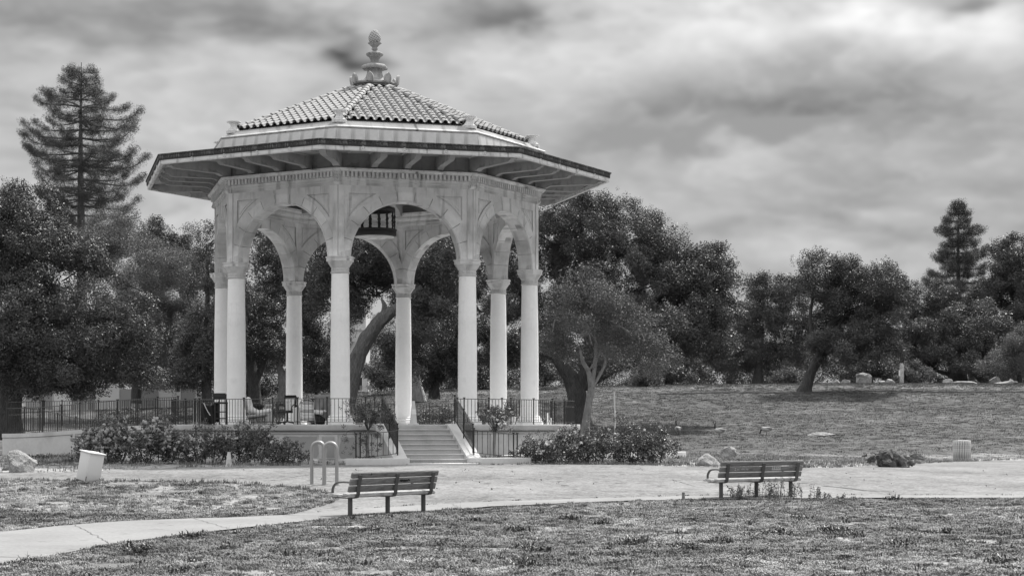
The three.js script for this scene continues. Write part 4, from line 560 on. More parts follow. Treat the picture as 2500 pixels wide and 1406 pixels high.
function conifer(name, label, d, u, vTop, spec) {
  const k = d / F, r = rng(spec.seed), bx = (u - UC) * k, gy = groundY(bx, d), t = thing(name, label, 'tree', [bx, gy, -d]), top = EYE + (VH - vTop) * k - gy, list = [];
  mesh('trunk', fin(limb([V(0, -.2, 0), V(.05, top * .3, 0), V(-.05, top * .7, .05), V(0, top, 0)], [spec.girth, spec.girth * .8, spec.girth * .36, .03], 10, 30, .1), .9), M.bark, t);
  const env = (y) => { const v = VH - (y + gy - EYE) / k; const e = spec.env; if (v <= e[0][0]) return e[0][1] * k; for (let i = 0; i < e.length - 1; i++) if (v <= e[i + 1][0]) return lerp(e[i][1], e[i + 1][1], (v - e[i][0]) / (e[i + 1][0] - e[i][0])) * k; return e[e.length - 1][1] * k; };
  const limbs = [], y0 = EYE + (VH - spec.low) * k - gy; let an = 0;
  for (let y = y0; y < top - .3; y += spec.step * (.7 + .6 * r())) {
    const nb = spec.per;
    for (let b = 0; b < nb; b++) {
      an += 2.4 + r() * .5; const Lb = Math.max(.35, env(y) * (.5 + .55 * r())), dx = Math.cos(an), dz = Math.sin(an), sag = spec.sag * Lb * (y > top * .85 ? -1 : 1), P = [V(0, y, 0), V(dx * Lb * .35, y - sag * .5, dz * Lb * .35), V(dx * Lb * .75, y - sag * .4, dz * Lb * .75), V(dx * Lb, y + Lb * spec.lift, dz * Lb)], w = .03 + Lb * .014;
      limbs.push(limb(P, [w, w * .7, w * .4, .012], 5, 8));
      const cv = new THREE.CatmullRomCurve3(P), n = Math.round(Lb * spec.dens) + 3; const tone = .75 + .5 * r();
      for (let i = 0; i < n; i++) { const s = Math.sqrt(.03 + .97 * r()), p = cv.getPoint(s), sp = (.16 + .30 * Lb * (1.05 - s) * .75) * spec.fat, la = (r() + r() - 1) * 2 * sp; list.push([p.x - dz * la + (r() - .5) * .3, p.y + (r() - .4) * .34 - Math.abs(la) * .12, p.z + dx * la + (r() - .5) * .3, spec.size * (.65 + .6 * r()), tone * (.75 + .5 * r())]); }
    }
  }
  stuff(mesh('branches', join(limbs, .9), M.bark, t)); crownMesh('crown', list, CL.needle, LM.needle, t); return t;
}

// ---------------------------------------------------------------- trees, left to right
tree('oak_tree', 'dark spreading oak with drooping boughs at the left edge behind the ramp', 84, { seed: 2, foot: [18], leaf: LM.oak, dens: 8, limbs: [[[18, 1075, 70], [24, 990, 56], [30, 930, 50], [60, 860, 44], [110, 790, 30]], [[28, 930, 34], [-20, 860, 28], [-60, 780, 20]], [[60, 865, 26], [140, 870, 20], [220, 900, 12]]],
  lobes: [[40, 545, 110, 115, 1], [-40, 620, 120, 150], [130, 640, 130, 100, 1], [60, 720, 150, 110, -1], [200, 760, 120, 110], [20, 850, 130, 90, -1.5], [170, 880, 150, 75, -1], [300, 830, 90, 100], [250, 930, 70, 40, 0], [90, 940, 90, 30, 0], [150, 935, 60, 34, 0], [340, 915, 60, 40, 0]] });
conifer('redwood_tree', 'tall tiered conifer with upturned branches at the upper left', 150, 197, 152, { seed: 5, girth: .62, low: 545, step: .62, per: 5, sag: .08, lift: .15, dens: 13, size: .85, fat: 1.0, env: [[152, 4], [170, 36], [200, 60], [225, 85], [245, 118], [300, 155], [345, 170], [400, 172], [460, 150], [540, 125]] });
tree('mid_tree', 'fuzzy pale grey tree between the left oak and the bandstand', 118, { seed: 9, foot: [330], geo: CL.fine, leaf: LM.grey, dens: 9, limbs: [[[330, 985, 26], [335, 900, 20], [345, 800, 14]]], lobes: [[290, 640, 90, 80, 4], [200, 570, 90, 90, 6], [360, 690, 90, 100], [430, 640, 70, 80, 3], [400, 800, 100, 100], [310, 790, 90, 90], [460, 740, 70, 90, 2], [380, 890, 80, 60]] });
tree('distant_tree', 'rounded distant tree showing above the grey tree left of the eaves', 175, { seed: 12, foot: [400], leaf: LM.dark, geo: CL.big, size: .8, dens: 5, limbs: [[[400, 970, 20], [398, 820, 14], [395, 680, 8]]], lobes: [[355, 590, 40, 48], [400, 585, 48, 50], [445, 610, 34, 45], [400, 660, 70, 60], [470, 655, 40, 50]] });
tree('oak_tree', 'thin-topped oak close behind the left columns of the bandstand', 108, { seed: 14, foot: [506], leaf: LM.oakB, dens: 7, limbs: [[[506, 985, 26], [500, 880, 20], [505, 760, 12], [505, 640, 7]]], lobes: [[510, 585, 34, 40, 0, .55], [500, 650, 45, 45, 0, .7], [540, 700, 70, 70], [480, 860, 75, 70], [530, 800, 70, 80], [440, 920, 50, 35], [500, 930, 60, 32], [400, 930, 40, 26], [545, 900, 40, 40]] });
tree('oak_tree', 'oak with a pale forked trunk seen between the left columns', 122, { seed: 17, foot: [690], leaf: LM.oak, dens: 8, bark: M.barkPale, limbs: [[[688, 985, 26], [690, 930, 22], [684, 905, 17], [676, 880, 12]], [[690, 930, 12], [700, 900, 9]]], lobes: [[640, 640, 90, 80], [740, 660, 80, 80], [600, 740, 60, 80], [680, 760, 100, 70], [780, 770, 70, 90], [640, 840, 80, 60], [740, 860, 70, 50], [600, 880, 50, 40]] });
tree('oak_tree', 'oak with a dark thick trunk left of the white box between the columns', 112, { seed: 18, foot: [622], leaf: LM.dark, dens: 7, limbs: [[[622, 990, 34], [620, 930, 28], [610, 880, 24], [600, 820, 16]], [[624, 930, 18], [650, 870, 12]]], lobes: [[580, 830, 60, 60], [640, 860, 60, 45], [560, 760, 50, 60, 3], [620, 770, 60, 50]] });
tree('leaning_oak_tree', 'oak with a massive slanting trunk and broken stub seen between the columns', 98, { seed: 21, foot: [850], leaf: LM.oak, dens: 8, bark: M.barkMid, sides: 14, limbs: [[[842, 985, 50], [856, 930, 42], [874, 870, 38], [900, 820, 35], [932, 780, 33], [968, 752, 24], [1030, 700, 14]], [[930, 785, 24], [937, 765, 17], [938, 745, 12], [930, 728, 4]]],
  lobes: [[820, 600, 100, 80, 2], [900, 620, 110, 90, 3], [1000, 610, 110, 100, 2], [1080, 670, 90, 110, 1], [800, 720, 70, 90, 2], [900, 690, 100, 60, 3], [1000, 740, 80, 50, 2.5], [960, 850, 62, 40, 1], [1000, 900, 40, 24, 1], [1075, 790, 80, 80]] });
tree('oak_tree', 'dense dark oak filling the gap right of the back column', 116, { seed: 24, foot: [1060], leaf: LM.dark, dens: 8, limbs: [[[1060, 975, 30], [1062, 900, 22], [1070, 830, 14]]], lobes: [[1060, 830, 85, 80], [1120, 880, 70, 60], [1030, 920, 46, 34], [1090, 700, 90, 90, 3], [1200, 840, 60, 70], [1180, 720, 60, 90, 2], [1250, 860, 50, 60]] });
tree('oak_tree', 'huge spreading dark oak with a black forked trunk right of the bandstand', 108, { seed: 28, foot: [1410], leaf: LM.oak, dens: 7.5, thin: 1.35, bark: M.barkDark, sides: 14, twigs: 50, limbs: [[[1416, 1050, 66], [1410, 1000, 52], [1406, 955, 46], [1388, 915, 36], [1362, 882, 28], [1325, 850, 26], [1270, 800, 16]], [[1412, 965, 34], [1428, 910, 30], [1440, 860, 30], [1436, 780, 22], [1420, 680, 14]], [[1425, 945, 28], [1475, 905, 38], [1520, 890, 28], [1600, 870, 18], [1680, 860, 10]], [[1440, 860, 22], [1520, 790, 17], [1620, 720, 10]]],
  lobes: [[1440, 530, 100, 62, 1], [1350, 560, 80, 70, 2], [1560, 560, 90, 70, 1], [1290, 640, 90, 80, 3], [1450, 630, 120, 80, 4], [1650, 620, 95, 60, 1], [1560, 680, 120, 80, 0], [1740, 650, 65, 75, 1], [1690, 720, 100, 70, 0], [1760, 740, 46, 60, 2], [1350, 740, 90, 70, 4], [1620, 800, 120, 70, -1], [1720, 830, 90, 70, 0], [1520, 800, 90, 60, -2], [1560, 880, 90, 34, -1], [1340, 850, 50, 44, 2], [1240, 720, 60, 70, 3]] });
tree('smooth_barked_tree', 'smaller pale smooth-trunked tree standing before the huge dark oak', 76, { seed: 31, foot: [1432], geo: CL.fine, leaf: LM.greyB, dens: 8, size: .85, bark: M.barkPale, sides: 12, limbs: [[[1428, 1075, 24], [1432, 1020, 19], [1440, 970, 17], [1444, 945, 17], [1436, 905, 11], [1424, 885, 9], [1416, 855, 6]], [[1444, 950, 12], [1450, 910, 10], [1455, 870, 9], [1455, 820, 6]], [[1444, 948, 9], [1462, 920, 7], [1478, 885, 7], [1474, 868, 6], [1462, 862, 5]], [[1438, 905, 6], [1455, 880, 5], [1470, 850, 4]]],
  lobes: [[1420, 700, 90, 62, 0], [1360, 760, 60, 60], [1480, 740, 90, 60, 1], [1430, 800, 90, 50, -.5], [1540, 790, 70, 55], [1380, 830, 50, 36], [1520, 845, 80, 40], [1480, 850, 60, 26, 1], [1590, 830, 50, 44, 1], [1410, 850, 40, 20, 1], [1345, 810, 50, 50, 1], [1610, 870, 50, 34, 1], [1560, 890, 60, 26, 2]] });
tree('oak_tree', 'rounded oak rising between the huge oak and the leaning oak', 158, { seed: 34, foot: [1850], leaf: LM.oak, geo: CL.oak, size: 1.2, dens: 6, limbs: [[[1850, 940, 26], [1855, 880, 18], [1860, 800, 12]]], lobes: [[1870, 730, 50, 50], [1920, 720, 50, 46], [1850, 790, 60, 55], [1920, 800, 70, 60], [1830, 860, 70, 50], [1900, 880, 70, 40], [1960, 830, 50, 60], [1780, 880, 40, 40], [1700, 890, 90, 36, 4], [1805, 830, 50, 55, 2], [1835, 770, 40, 45, 3]] });
tree('leaning_oak_tree', 'lone oak with a dark trunk leaning right on the lawn crest', 131, { seed: 37, foot: [1963], leaf: LM.oakB, dens: 7, thin: 1.7, size: 1.05, bark: M.barkDark, sides: 12, limbs: [[[1960, 970, 44], [1970, 940, 27], [1984, 905, 24], [2002, 870, 21], [2012, 830, 18], [2030, 790, 13], [2060, 770, 9]], [[1995, 885, 16], [2030, 850, 12], [2080, 830, 7]], [[2005, 860, 14], [1980, 790, 10], [1990, 700, 6]], [[2020, 815, 9], [2045, 800, 8], [2060, 775, 6]]],
  lobes: [[2010, 665, 50, 48], [2060, 680, 50, 40], [1985, 720, 40, 50, 0, .8], [2100, 690, 60, 50], [2160, 700, 55, 55], [2060, 740, 80, 50, 1], [2150, 765, 60, 50], [2010, 790, 40, 30, 1, .6], [2110, 820, 70, 40], [2040, 850, 80, 32, -1], [2120, 862, 70, 30, -1], [2000, 835, 40, 26, -1]] });
tree('oak_tree', 'broad oak with low boughs right of the leaning oak', 156, { seed: 41, foot: [2222], leaf: LM.oak, size: 1.2, dens: 6, limbs: [[[2222, 940, 24], [2225, 890, 18], [2235, 820, 12]], [[2340, 940, 46], [2338, 905, 42], [2330, 870, 30]], [[2335, 918, 12], [2290, 905, 9], [2262, 885, 5]]], lobes: [[2240, 720, 50, 40, 3], [2200, 780, 60, 60, 2], [2290, 740, 60, 56, 2], [2230, 840, 70, 50], [2300, 820, 70, 50], [2370, 790, 70, 70], [2340, 860, 90, 40, -1], [2250, 890, 60, 24], [2330, 890, 44, 30, -3], [2400, 860, 50, 50]] });
conifer('slender_conifer', 'narrow ragged conifer rising above the oaks at the right', 172, 2342, 484, { seed: 44, girth: .42, low: 790, step: .6, per: 5, sag: .03, lift: .14, dens: 15, size: .95, fat: 1.2, env: [[484, 5], [510, 20], [545, 50], [570, 62], [590, 46], [620, 72], [660, 86], [720, 100], [790, 100]] });
tree('oak_tree', 'tall dark oak cut by the right edge of the view', 164, { seed: 47, foot: [2470], leaf: LM.oak, size: 1.25, dens: 6, limbs: [[[2373, 940, 14], [2372, 900, 12], [2380, 850, 9]], [[2470, 940, 34], [2468, 880, 26], [2460, 800, 18]]], lobes: [[2450, 640, 50, 52], [2500, 630, 60, 50], [2430, 710, 50, 60], [2500, 720, 70, 70], [2440, 800, 60, 70], [2520, 800, 60, 80], [2560, 700, 60, 90], [2400, 760, 40, 50, 2]] });
tree('pale_tree', 'pale feathery tree low at the right edge of the crest', 150, { seed: 50, foot: [2490], geo: CL.fine, leaf: LM.grey, size: 1.1, dens: 7, limbs: [[[2490, 942, 14], [2492, 890, 10]]], lobes: [[2480, 850, 50, 50], [2450, 890, 46, 38], [2510, 890, 40, 46], [2530, 820, 40, 50]] });
// low growth along the crest
const shrubs = [[1580, 920, 44, 22, 140, 'low shrubby mound behind the crest right of the huge oak'], [1330, 905, 40, 26, 138, 'low shrub seen left of the black forked trunk'], [1150, 920, 60, 34, 140, 'grey shrub seen between the right hand columns'], [930, 905, 44, 36, 136, 'pale shrub beside the street lamp'], [770, 905, 66, 46, 128, 'pale grey shrub right of the left back column'], [2130, 905, 70, 26, 152, 'pale wispy shrub above the crest stone block'], [2235, 912, 50, 22, 152, 'pale wispy shrub right of the timber post'], [1930, 920, 40, 16, 150, 'low shrub left of the leaning trunk on the crest'], [1640, 915, 60, 22, 148, 'wide low shrub behind the gull on the crest'], [2420, 915, 50, 20, 154, 'low dark shrub near the right end of the crest'], [1030, 930, 40, 26, 138, 'dark shrub behind the back column of the bandstand'], [620, 950, 30, 26, 118, 'dark shrub by the dark trunk between the left columns']];
shrubs.forEach(([u, v, rx, ry, d, label], i) => tree('shrub', label, d, { seed: 60 + i, cat: 'shrub', foot: [u], geo: CL.scrub, leaf: i % 3 === 0 ? LM.scrub : i % 3 === 1 ? LM.grey : LM.oakB, size: 1.7, dens: 12, twigs: 5, limbs: [[[u, v + ry + 12, 5], [u + 3, v, 3]]], lobes: [[u - rx * .4, v + ry * .2, rx * .6, ry * .8], [u + rx * .4, v + ry * .25, rx * .6, ry * .75], [u, v - ry * .1, rx * .6, ry * .9]], group: 'shrubs along the crest' }));
{ // a far wood closes the view beyond the crest
  const t = structure(new THREE.Group(), 'far dark belt of trees closing the view beyond the crest'); t.name = 'distant_wood'; t.userData.kind = 'stuff'; t.userData.category = 'wood'; scene.add(t); const r = rng(70), list = [];
  for (let i = 0; i < 46; i++) { const u = -500 + i * 76 + 40 * r(), d = 178 + 40 * r(), k = d / F, h = 135 + 70 * r() + (u < 600 ? 60 : 0); fillLobe(list, V((u - UC) * k, groundY(0, d) + h * k * .45, -d), 66 * k, h * k * .6, 50 * k, 3.4, 1, r, { bough: 9, sub: 1.5 }); }
  const c = crownMesh('foliage', list, CL.big, LM.dark, t);
}

// ---------------------------------------------------------------- far things behind the bandstand
const foot = (u, d) => { const x = (u - UC) / F * d; return [x, groundY(x, d), -d]; };
{ // works fence with pale screens, left
  const d = 126, k = d / F, t = thing('screen_fence', 'pale screened site fence behind the ramp at the left', 'fence', foot(250, d)), gx = t.position.x, gy = t.position.y;
  const X = (u) => (u - UC) * k - gx, posts = [60, 92, 128, 172, 212, 232, 290, 330, 388, 440, 478];
  posts.forEach((u, i) => { mesh('fence_post', fin(cyl(.035, .035, 2.5, X(u), 0, .06, 8)), M.galvPale, t); if (i < posts.length - 1) { const w = X(posts[i + 1]) - X(u) - .08, h = [1.5, 1.9, 1.4, 1.6, 2.2, 1.9, 1.5, 1.6, 1.3, 1.5][i]; const g = new THREE.PlaneGeometry(w, h, 10, 6), q = g.attributes.position; for (let j = 0; j < q.count; j++) q.setZ(j, .06 * n3(q.getX(j) * 1.4 + i * 3, q.getY(j), 2)); mesh('screen_panel', fin(new THREE.BoxGeometry(w, h, .02), .5).translate(X(u) + w / 2 + .04, h / 2, 0), [M.screenA ??= mat(.34, .95), M.screenB ??= mat(.26, .95), M.cloth][(i * 7) % 3], t); } });
  mesh('top_wire', fin(join([bar(V(X(60), 2.3, .06), V(X(478), 2.3, .06), .012, 4), bar(V(X(196), 1.6, .1), V(X(236), 2.25, .1), .03, 5)])), M.galvPale, t);
}
{ const d = 132, t = thing('canopy_tent', 'white peaked canopy tent seen under the left oak boughs', 'tent', foot(382, d)), s = d / F; mesh('canopy', fin(new THREE.ConeGeometry(1.75, .75, 4, 1).rotateY(Math.PI / 4).translate(0, 2.55, 0), .3), M.white, t); mesh('valance', fin(new THREE.CylinderGeometry(1.75, 1.75, .25, 4, 1, true).rotateY(Math.PI / 4).translate(0, 2.06, 0), .3), M.white, t); for (const [x, z] of [[-1.2, -1.2], [1.2, -1.2], [-1.2, 1.2], [1.2, 1.2]]) mesh('leg', fin(cyl(.03, .03, 2.2, x, 0, z, 6)), M.galvPale, t); mesh('side_wall', fin(box(2.3, 1.7, .03, 0, .9, -1.18)), M.cloth, t); }
{ const d = 110, t = thing('stone_pier', 'pale weathered stone pier beside the leftmost column', 'pier', foot(500, d)); mesh('drum', fin(join([box(1.35, 1.5, 1.1, 0, .75, 0)])), M.stoneC, t); for (const y of [.1, .78, 1.42]) mesh('band', fin(new RoundedBoxGeometry(1.5, .16, 1.25, 2, .03).translate(0, y, 0)), M.stoneC, t); mesh('cap', fin(new RoundedBoxGeometry(1.2, .3, 1, 2, .05).translate(0, 1.65, 0)), M.stoneC, t); }
{ const t = thing('white_bin', 'small white open-topped box bin between the left columns', 'bin', foot(656, 112), .15); const b = [box(.5, .8, .04, 0, .4, .2), box(.5, .8, .04, 0, .4, -.2), box(.04, .8, .36, .23, .4, 0), box(.04, .8, .36, -.23, .4, 0), box(.44, .04, .36, 0, .05, 0)]; mesh('body', join(b), M.cabinet, t); mesh('lid_frame', join([box(.04, .34, .04, -.22, .96, -.2), box(.04, .34, .04, .22, .96, -.2), box(.5, .12, .1, 0, 1.08, -.18)]), M.white, t); }
{ // pale town building far behind
  const d = 190, t = thing('building', 'pale town building glimpsed behind the slanting oak trunk', 'building', foot(868, d)); mesh('wall', fin(box(3.4, 12, 6, -.6, 6, -3)), M.plaster, t); mesh('roof', fin(box(3.9, .5, 6.5, -.6, 12.25, -3)), M.stone, t); mesh('cornice', fin(box(3.6, .2, 6.2, -.6, 8.2, -3)), M.stone, t);
  for (const y of [1.4, 4.6, 9.2]) for (const x of [-1.4, .3]) { const w = mesh('window', fin(box(1.0, 1.6, .08, x, y + .8, .02)), M.white, t); mesh('pane', fin(box(.8, 1.4, .03, x, y + .8, .075)), M.dark, w); mesh('sill', fin(box(1.15, .08, .2, x, y - .04, .08)), M.plaster, w); } }
{ const t = thing('utility_pole', 'thick pale pole with a cross arm left of the street lamp', 'pole', foot(893, 141)); mesh('pole', fin(cyl(.13, .11, 2.4, 0, 0, 0, 10)), M.galvPale, t); mesh('arm', fin(join([box(.7, .07, .07, .4, 1.75, 0), box(.08, .5, .05, .12, 1.6, .1)])), M.white, t); }
{ const t = thing('street_lamp', 'street lamp with a pale round globe seen left of the back column', 'lamp', foot(914, 138)); mesh('post', fin(lathe([[.1, 0], [.1, .3], [.06, .4], [.05, 1.35], [.07, 1.38]], 12), .6), M.galvPale, t); mesh('globe', fin(new THREE.SphereGeometry(.17, 14, 10).translate(0, 1.56, 0), .9), M.white, t); mesh('bracket', fin(tube([V(-.55, -.0, 0), V(-.5, 1.1, 0), V(-.3, 1.5, 0), V(0, 1.56, 0)], .025, 6)), M.steel, t); mesh('notice', fin(box(.16, .55, .03, .12, .75, .08)), M.white, t); }
{ const t = thing('road_sign', 'diamond road sign on a low post beside the street lamp', 'sign', foot(902, 135)); mesh('post', fin(cyl(.025, .025, .6, 0, 0, 0, 6)), M.steel, t); mesh('sign_plate', fin(new RoundedBoxGeometry(.34, .34, .02, 2, .008).rotateZ(Math.PI / 4).translate(0, .62, .03)), M.grey, t); for (const y of [.1, .26]) mesh('striped_board', fin(box(.2, .07, .025, 0, y, .035)), M.white, t); }
{ const t = thing('park_sign', 'small upright grey sign left of the thick pale pole', 'sign', foot(881, 136)); mesh('post', fin(cyl(.03, .03, .45, 0, 0, 0, 6)), M.galvPale, t); mesh('sign_plate', fin(box(.22, .36, .03, 0, .58, 0)), M.grey, t); }
[[938, 'tallest white marker post right of the street lamp', .52, .1], [946, 'middle white marker post right of the street lamp', .28, .06], [952, 'rightmost thin marker post right of the street lamp', .3, .05]].forEach(([u, l, h, w]) => { const t = thing('marker_post', l, 'post', foot(u, 137), 0, 'white marker posts behind the bandstand'); mesh('post', fin(box(w, h, w, 0, h / 2, 0)), M.galvPale, t); mesh('cap', fin(box(w * 1.5, .1, w * 1.5, 0, h + .05, 0)), M.white, t); });
{ const t = thing('trunk_stub', 'broken sunlit tree trunk stub right of the back column', 'stump', foot(1018, 128)); mesh('trunk', fin((() => { const g = new THREE.CylinderGeometry(.28, .72, 2.0, 14, 12).translate(0, 1, 0), q = g.attributes.position; for (let i = 0; i < q.count; i++) { const y = q.getY(i), n = 1 + .25 * n3(q.getX(i) * 3, y * 1.4, q.getZ(i) * 3); q.setXYZ(i, q.getX(i) * n - y * .08, y + (y > 1.9 ? .5 * n3(q.getX(i) * 5, 1, q.getZ(i) * 5) : 0), q.getZ(i) * n); } return g; })(), .6), M.barkPale, t); mesh('painted_sun_edge', fin(limb([V(.62, 0, .35), V(.42, .8, .3), V(.22, 1.6, .2), V(.14, 2.1, .1)], [.12, .1, .07, .02], 7)), M.cloth, t); }  // pale strip up the right side paints the sunlit edge of the stub
{ const t = thing('timber_post', 'tall pale square timber post standing on the far crest', 'post', foot(2203, 147)); mesh('post', fin(new RoundedBoxGeometry(.3, 1.75, .3, 2, .03).translate(0, .85, 0)), M.slat, t); mesh('plate', fin(box(.14, .5, .03, -.22, .9, .16)), M.white, t); }
{ const t = thing('crest_kerb', 'long thin dark path edge crossing the upper lawn', 'kerb', [0, 0, 0]); const g = []; for (let x = 12; x < 60; x += 2) { const d = 130.5; g.push(box(2.0, .1, .12, x, groundY(x, d) + .02, -d)); } mesh('edge', join(g), M.woodDark, t); }
[[2357, 936.6, 1.3, 'long flat white stone right of the dark trunk on the crest'], [2460, 937, 1.1, 'long flat white stone near the right end of the crest']].forEach(([u, v, w, l], i) => rock('flat_stone', l, u, v, w, .16, .4, 95 + i, { m: M.rockP, sink: .5 }));

// ---------------------------------------------------------------- belongings left on the terrace
const tp = (u, d) => [(u - UC) / F * d, FLOOR, -d];
{ // bar-height chair draped with dark cloth
  const t = thing('tall_chair', 'tall dark wooden chair draped with black cloth beside the leftmost columns', 'chair', tp(537, 57.6), .25);
  for (const [x, z] of [[-.2, -.2], [.2, -.2], [-.2, .2], [.2, .2]]) mesh('leg', fin(box(.045, z < 0 ? 1.02 : .72, .045, x, (z < 0 ? 1.02 : .72) / 2, z)), M.dark, t);
  mesh('seat', fin(new RoundedBoxGeometry(.46, .06, .46, 2, .015).translate(0, .72, 0)), M.dark, t); mesh('backrest', fin(new RoundedBoxGeometry(.38, .2, .03, 2, .01).translate(0, .95, -.2)), M.dark, t);
  for (const y of [.2, .42]) mesh('stretcher', fin(box(.4, .035, .03, 0, y, .2)), M.dark, t); mesh('stretcher', fin(box(.03, .03, .4, .2, .3, 0)), M.dark, t);
}
{ const t = thing('black_cloth', 'black cloth slung in folds between the ramp railing and tall chair', 'cloth', tp(512, 57.4)); const g = new THREE.PlaneGeometry(.62, .7, 18, 14), q = g.attributes.position; for (let i = 0; i < q.count; i++) { const x = q.getX(i), y = q.getY(i); q.setXYZ(i, x, y + .42 - .14 * (1 - (x / .31) ** 2) * (y > 0 ? 1 : .5) + x * .12, .05 * Math.sin(x * 26 + y * 3) + .05 * n3(x * 6, y * 5, 1)); } mesh('drape', fin(mergeGeometries([bare(g), bare(g.clone().translate(0, 0, -.015))]), .9), M.black, t); mesh('white_strip', fin(tube([V(-.2, .72, .08), V(-.1, .5, .1), V(.02, .3, .1)], .014, 5)), M.cloth, t); }
{ // lounge seat with white bundles
  const t = thing('cushioned_lounger', 'low padded lounger heaped with white bedding behind the front railing', 'lounger', tp(632, 58.0), 0);
  mesh('pad', fin(new RoundedBoxGeometry(.62, .09, .5, 3, .04).rotateZ(.12).translate(-.08, .30, 0), .9), M.grey, t); mesh('frame', join([bar(V(-.42, .18, .2), V(.24, .3, .2), .018), bar(V(-.42, .18, -.2), V(.24, .3, -.2), .018), bar(V(-.3, 0, .2), V(-.3, .22, .2), .016), bar(V(.2, 0, .2), V(.2, .3, .2), .016), bar(V(-.3, 0, -.2), V(-.3, .22, -.2), .016), bar(V(.2, 0, -.2), V(.2, .3, -.2), .016)]), M.steel, t);
  mesh('bedding', fin(sdfMesh((x, y, z) => { let q = capsule([x, y, z], [-.36, .82, 0], [-.28, .48, .02], .1, .11); q = smin(q, capsule([x, y, z], [-.28, .48, .02], [.0, .4, .05], .1, .07), .08); q = smin(q, capsule([x, y, z], [.0, .4, .05], [.34, .46, .05], .07, .09), .07); return q + .03 * fbm3(x * 7, y * 7, z * 7, 3); }, .9, 48, [0, .5, 0]), .9), M.cloth, t);
  mesh('sling', join([bar(V(-.46, .8, .12), V(-.3, .3, .14), .02), bar(V(-.5, .86, .1), V(-.42, .5, .1), .05, 7, .03)], .9), M.grey, t); mesh('dark_bag', fin(sdfMesh((x, y, z) => smin(capsule([x, y, z], [-.12, .62, -.2], [.06, .62, -.2], .08, .07), capsule([x, y, z], [-.02, .5, -.2], [-.02, .62, -.2], .05, .06), .06) + .02 * n3(x * 9, y * 9, z * 9), .5, 28, [0, .55, -.2]), .9), M.black, t);
}
{ // desk chair with a light patterned cover
  const t = thing('desk_chair', 'swivel desk chair with a dark curved back and pale patterned cover', 'chair', tp(700, 57.6), -.5);
  mesh('star_base', join([0, 1, 2, 3, 4].map((i) => { const a = i * 1.257; return bar(V(0, .1, 0), V(.3 * Math.cos(a), .05, .3 * Math.sin(a)), .025, 6); })), M.dark, t); for (let i = 0; i < 5; i++) { const a = i * 1.257; mesh('castor', fin(new THREE.SphereGeometry(.04, 8, 6).translate(.3 * Math.cos(a), .04, .3 * Math.sin(a)), .9), M.dark, t); }
  mesh('stem', fin(cyl(.03, .03, .32, 0, .08, 0, 8)), M.dark, t); mesh('seat', fin(new RoundedBoxGeometry(.5, .09, .48, 3, .04).translate(0, .43, 0), .9), M.dark, t);
  const back = new THREE.PlaneGeometry(.46, .52, 12, 10), q = back.attributes.position; for (let i = 0; i < q.count; i++) { const x = q.getX(i), y = q.getY(i); q.setZ(i, -.24 + x * x * 1.1 - .05 * y + (y > .2 ? (y - .2) * .8 : 0)); q.setY(i, y + .72); } mesh('backrest', fin(mergeGeometries([bare(back), bare(back.clone().translate(0, 0, -.04))]), .9), M.dark, t);
  const cov = tex(256, .42, (x, y) => .62 - .42 * Math.max(0, pA(x, y, 12, 2) - .6) * 3); const c = new THREE.PlaneGeometry(.4, .44, 10, 10), w = c.attributes.position; for (let i = 0; i < w.count; i++) { const x = w.getX(i), y = w.getY(i); w.setZ(i, -.21 + x * x * 1.1 - .05 * y + .012 * n3(x * 12, y * 12, 3)); w.setY(i, y + .66); } mesh('patterned_cover', fin(mergeGeometries([bare(c), bare(c.clone().translate(0, 0, .012))]), .9), mat(1, .95, { map: cov }), t); mesh('armrest', join([tube([V(.27, .45, .1), V(.29, .62, .1), V(.28, .66, -.1), V(.25, .6, -.2)], .02, 6), tube([V(-.27, .45, .1), V(-.29, .62, .1), V(-.28, .66, -.1), V(-.25, .6, -.2)], .02, 6)], .9), M.dark, t);
}
{ // folded lawn chair
  const t = thing('folding_chair', 'folded pale lawn chair with a light tube frame leaning on the railing', 'chair', tp(748, 56.6), 0); t.rotation.x = -.08;
  mesh('tube_frame', join([tube([V(-.2, .0, 0), V(-.25, .4, 0), V(-.26, .62, 0), V(-.16, .8, 0), V(0, .83, 0), V(.14, .8, 0), V(.22, .62, 0), V(.23, .4, 0), V(.28, 0, 0)], .014, 7, 50), bar(V(-.17, .08, .03), V(.27, .08, .03), .013)], .9), M.galv, t);
  for (let i = 0; i < 7; i++) { mesh('web_strap', fin(new RoundedBoxGeometry(.44, .085, .012, 2, .004).translate(0, .16 + i * .092, -.004 * (i % 2))), i % 3 ? M.cloth : M.screenA, t); }
}
{ const t = thing('wheeled_crate', 'pale plastic crate between the desk chair and folded lawn chair', 'crate', tp(723, 57.1), .1); mesh('box', join([box(.24, .42, .02, 0, .34, .13), box(.24, .42, .02, 0, .34, -.13), box(.02, .42, .26, .11, .34, 0), box(.02, .42, .26, -.11, .34, 0), box(.22, .02, .24, 0, .14, 0)]), M.cloth, t); mesh('rim', join([box(.28, .03, .03, 0, .55, .13), box(.28, .03, .03, 0, .55, -.13), box(.03, .03, .26, .125, .55, 0), box(.03, .03, .26, -.125, .55, 0)]), M.white, t); mesh('foot_board', fin(box(.2, .12, .2, .02, .06, 0)), M.plaster, t); }
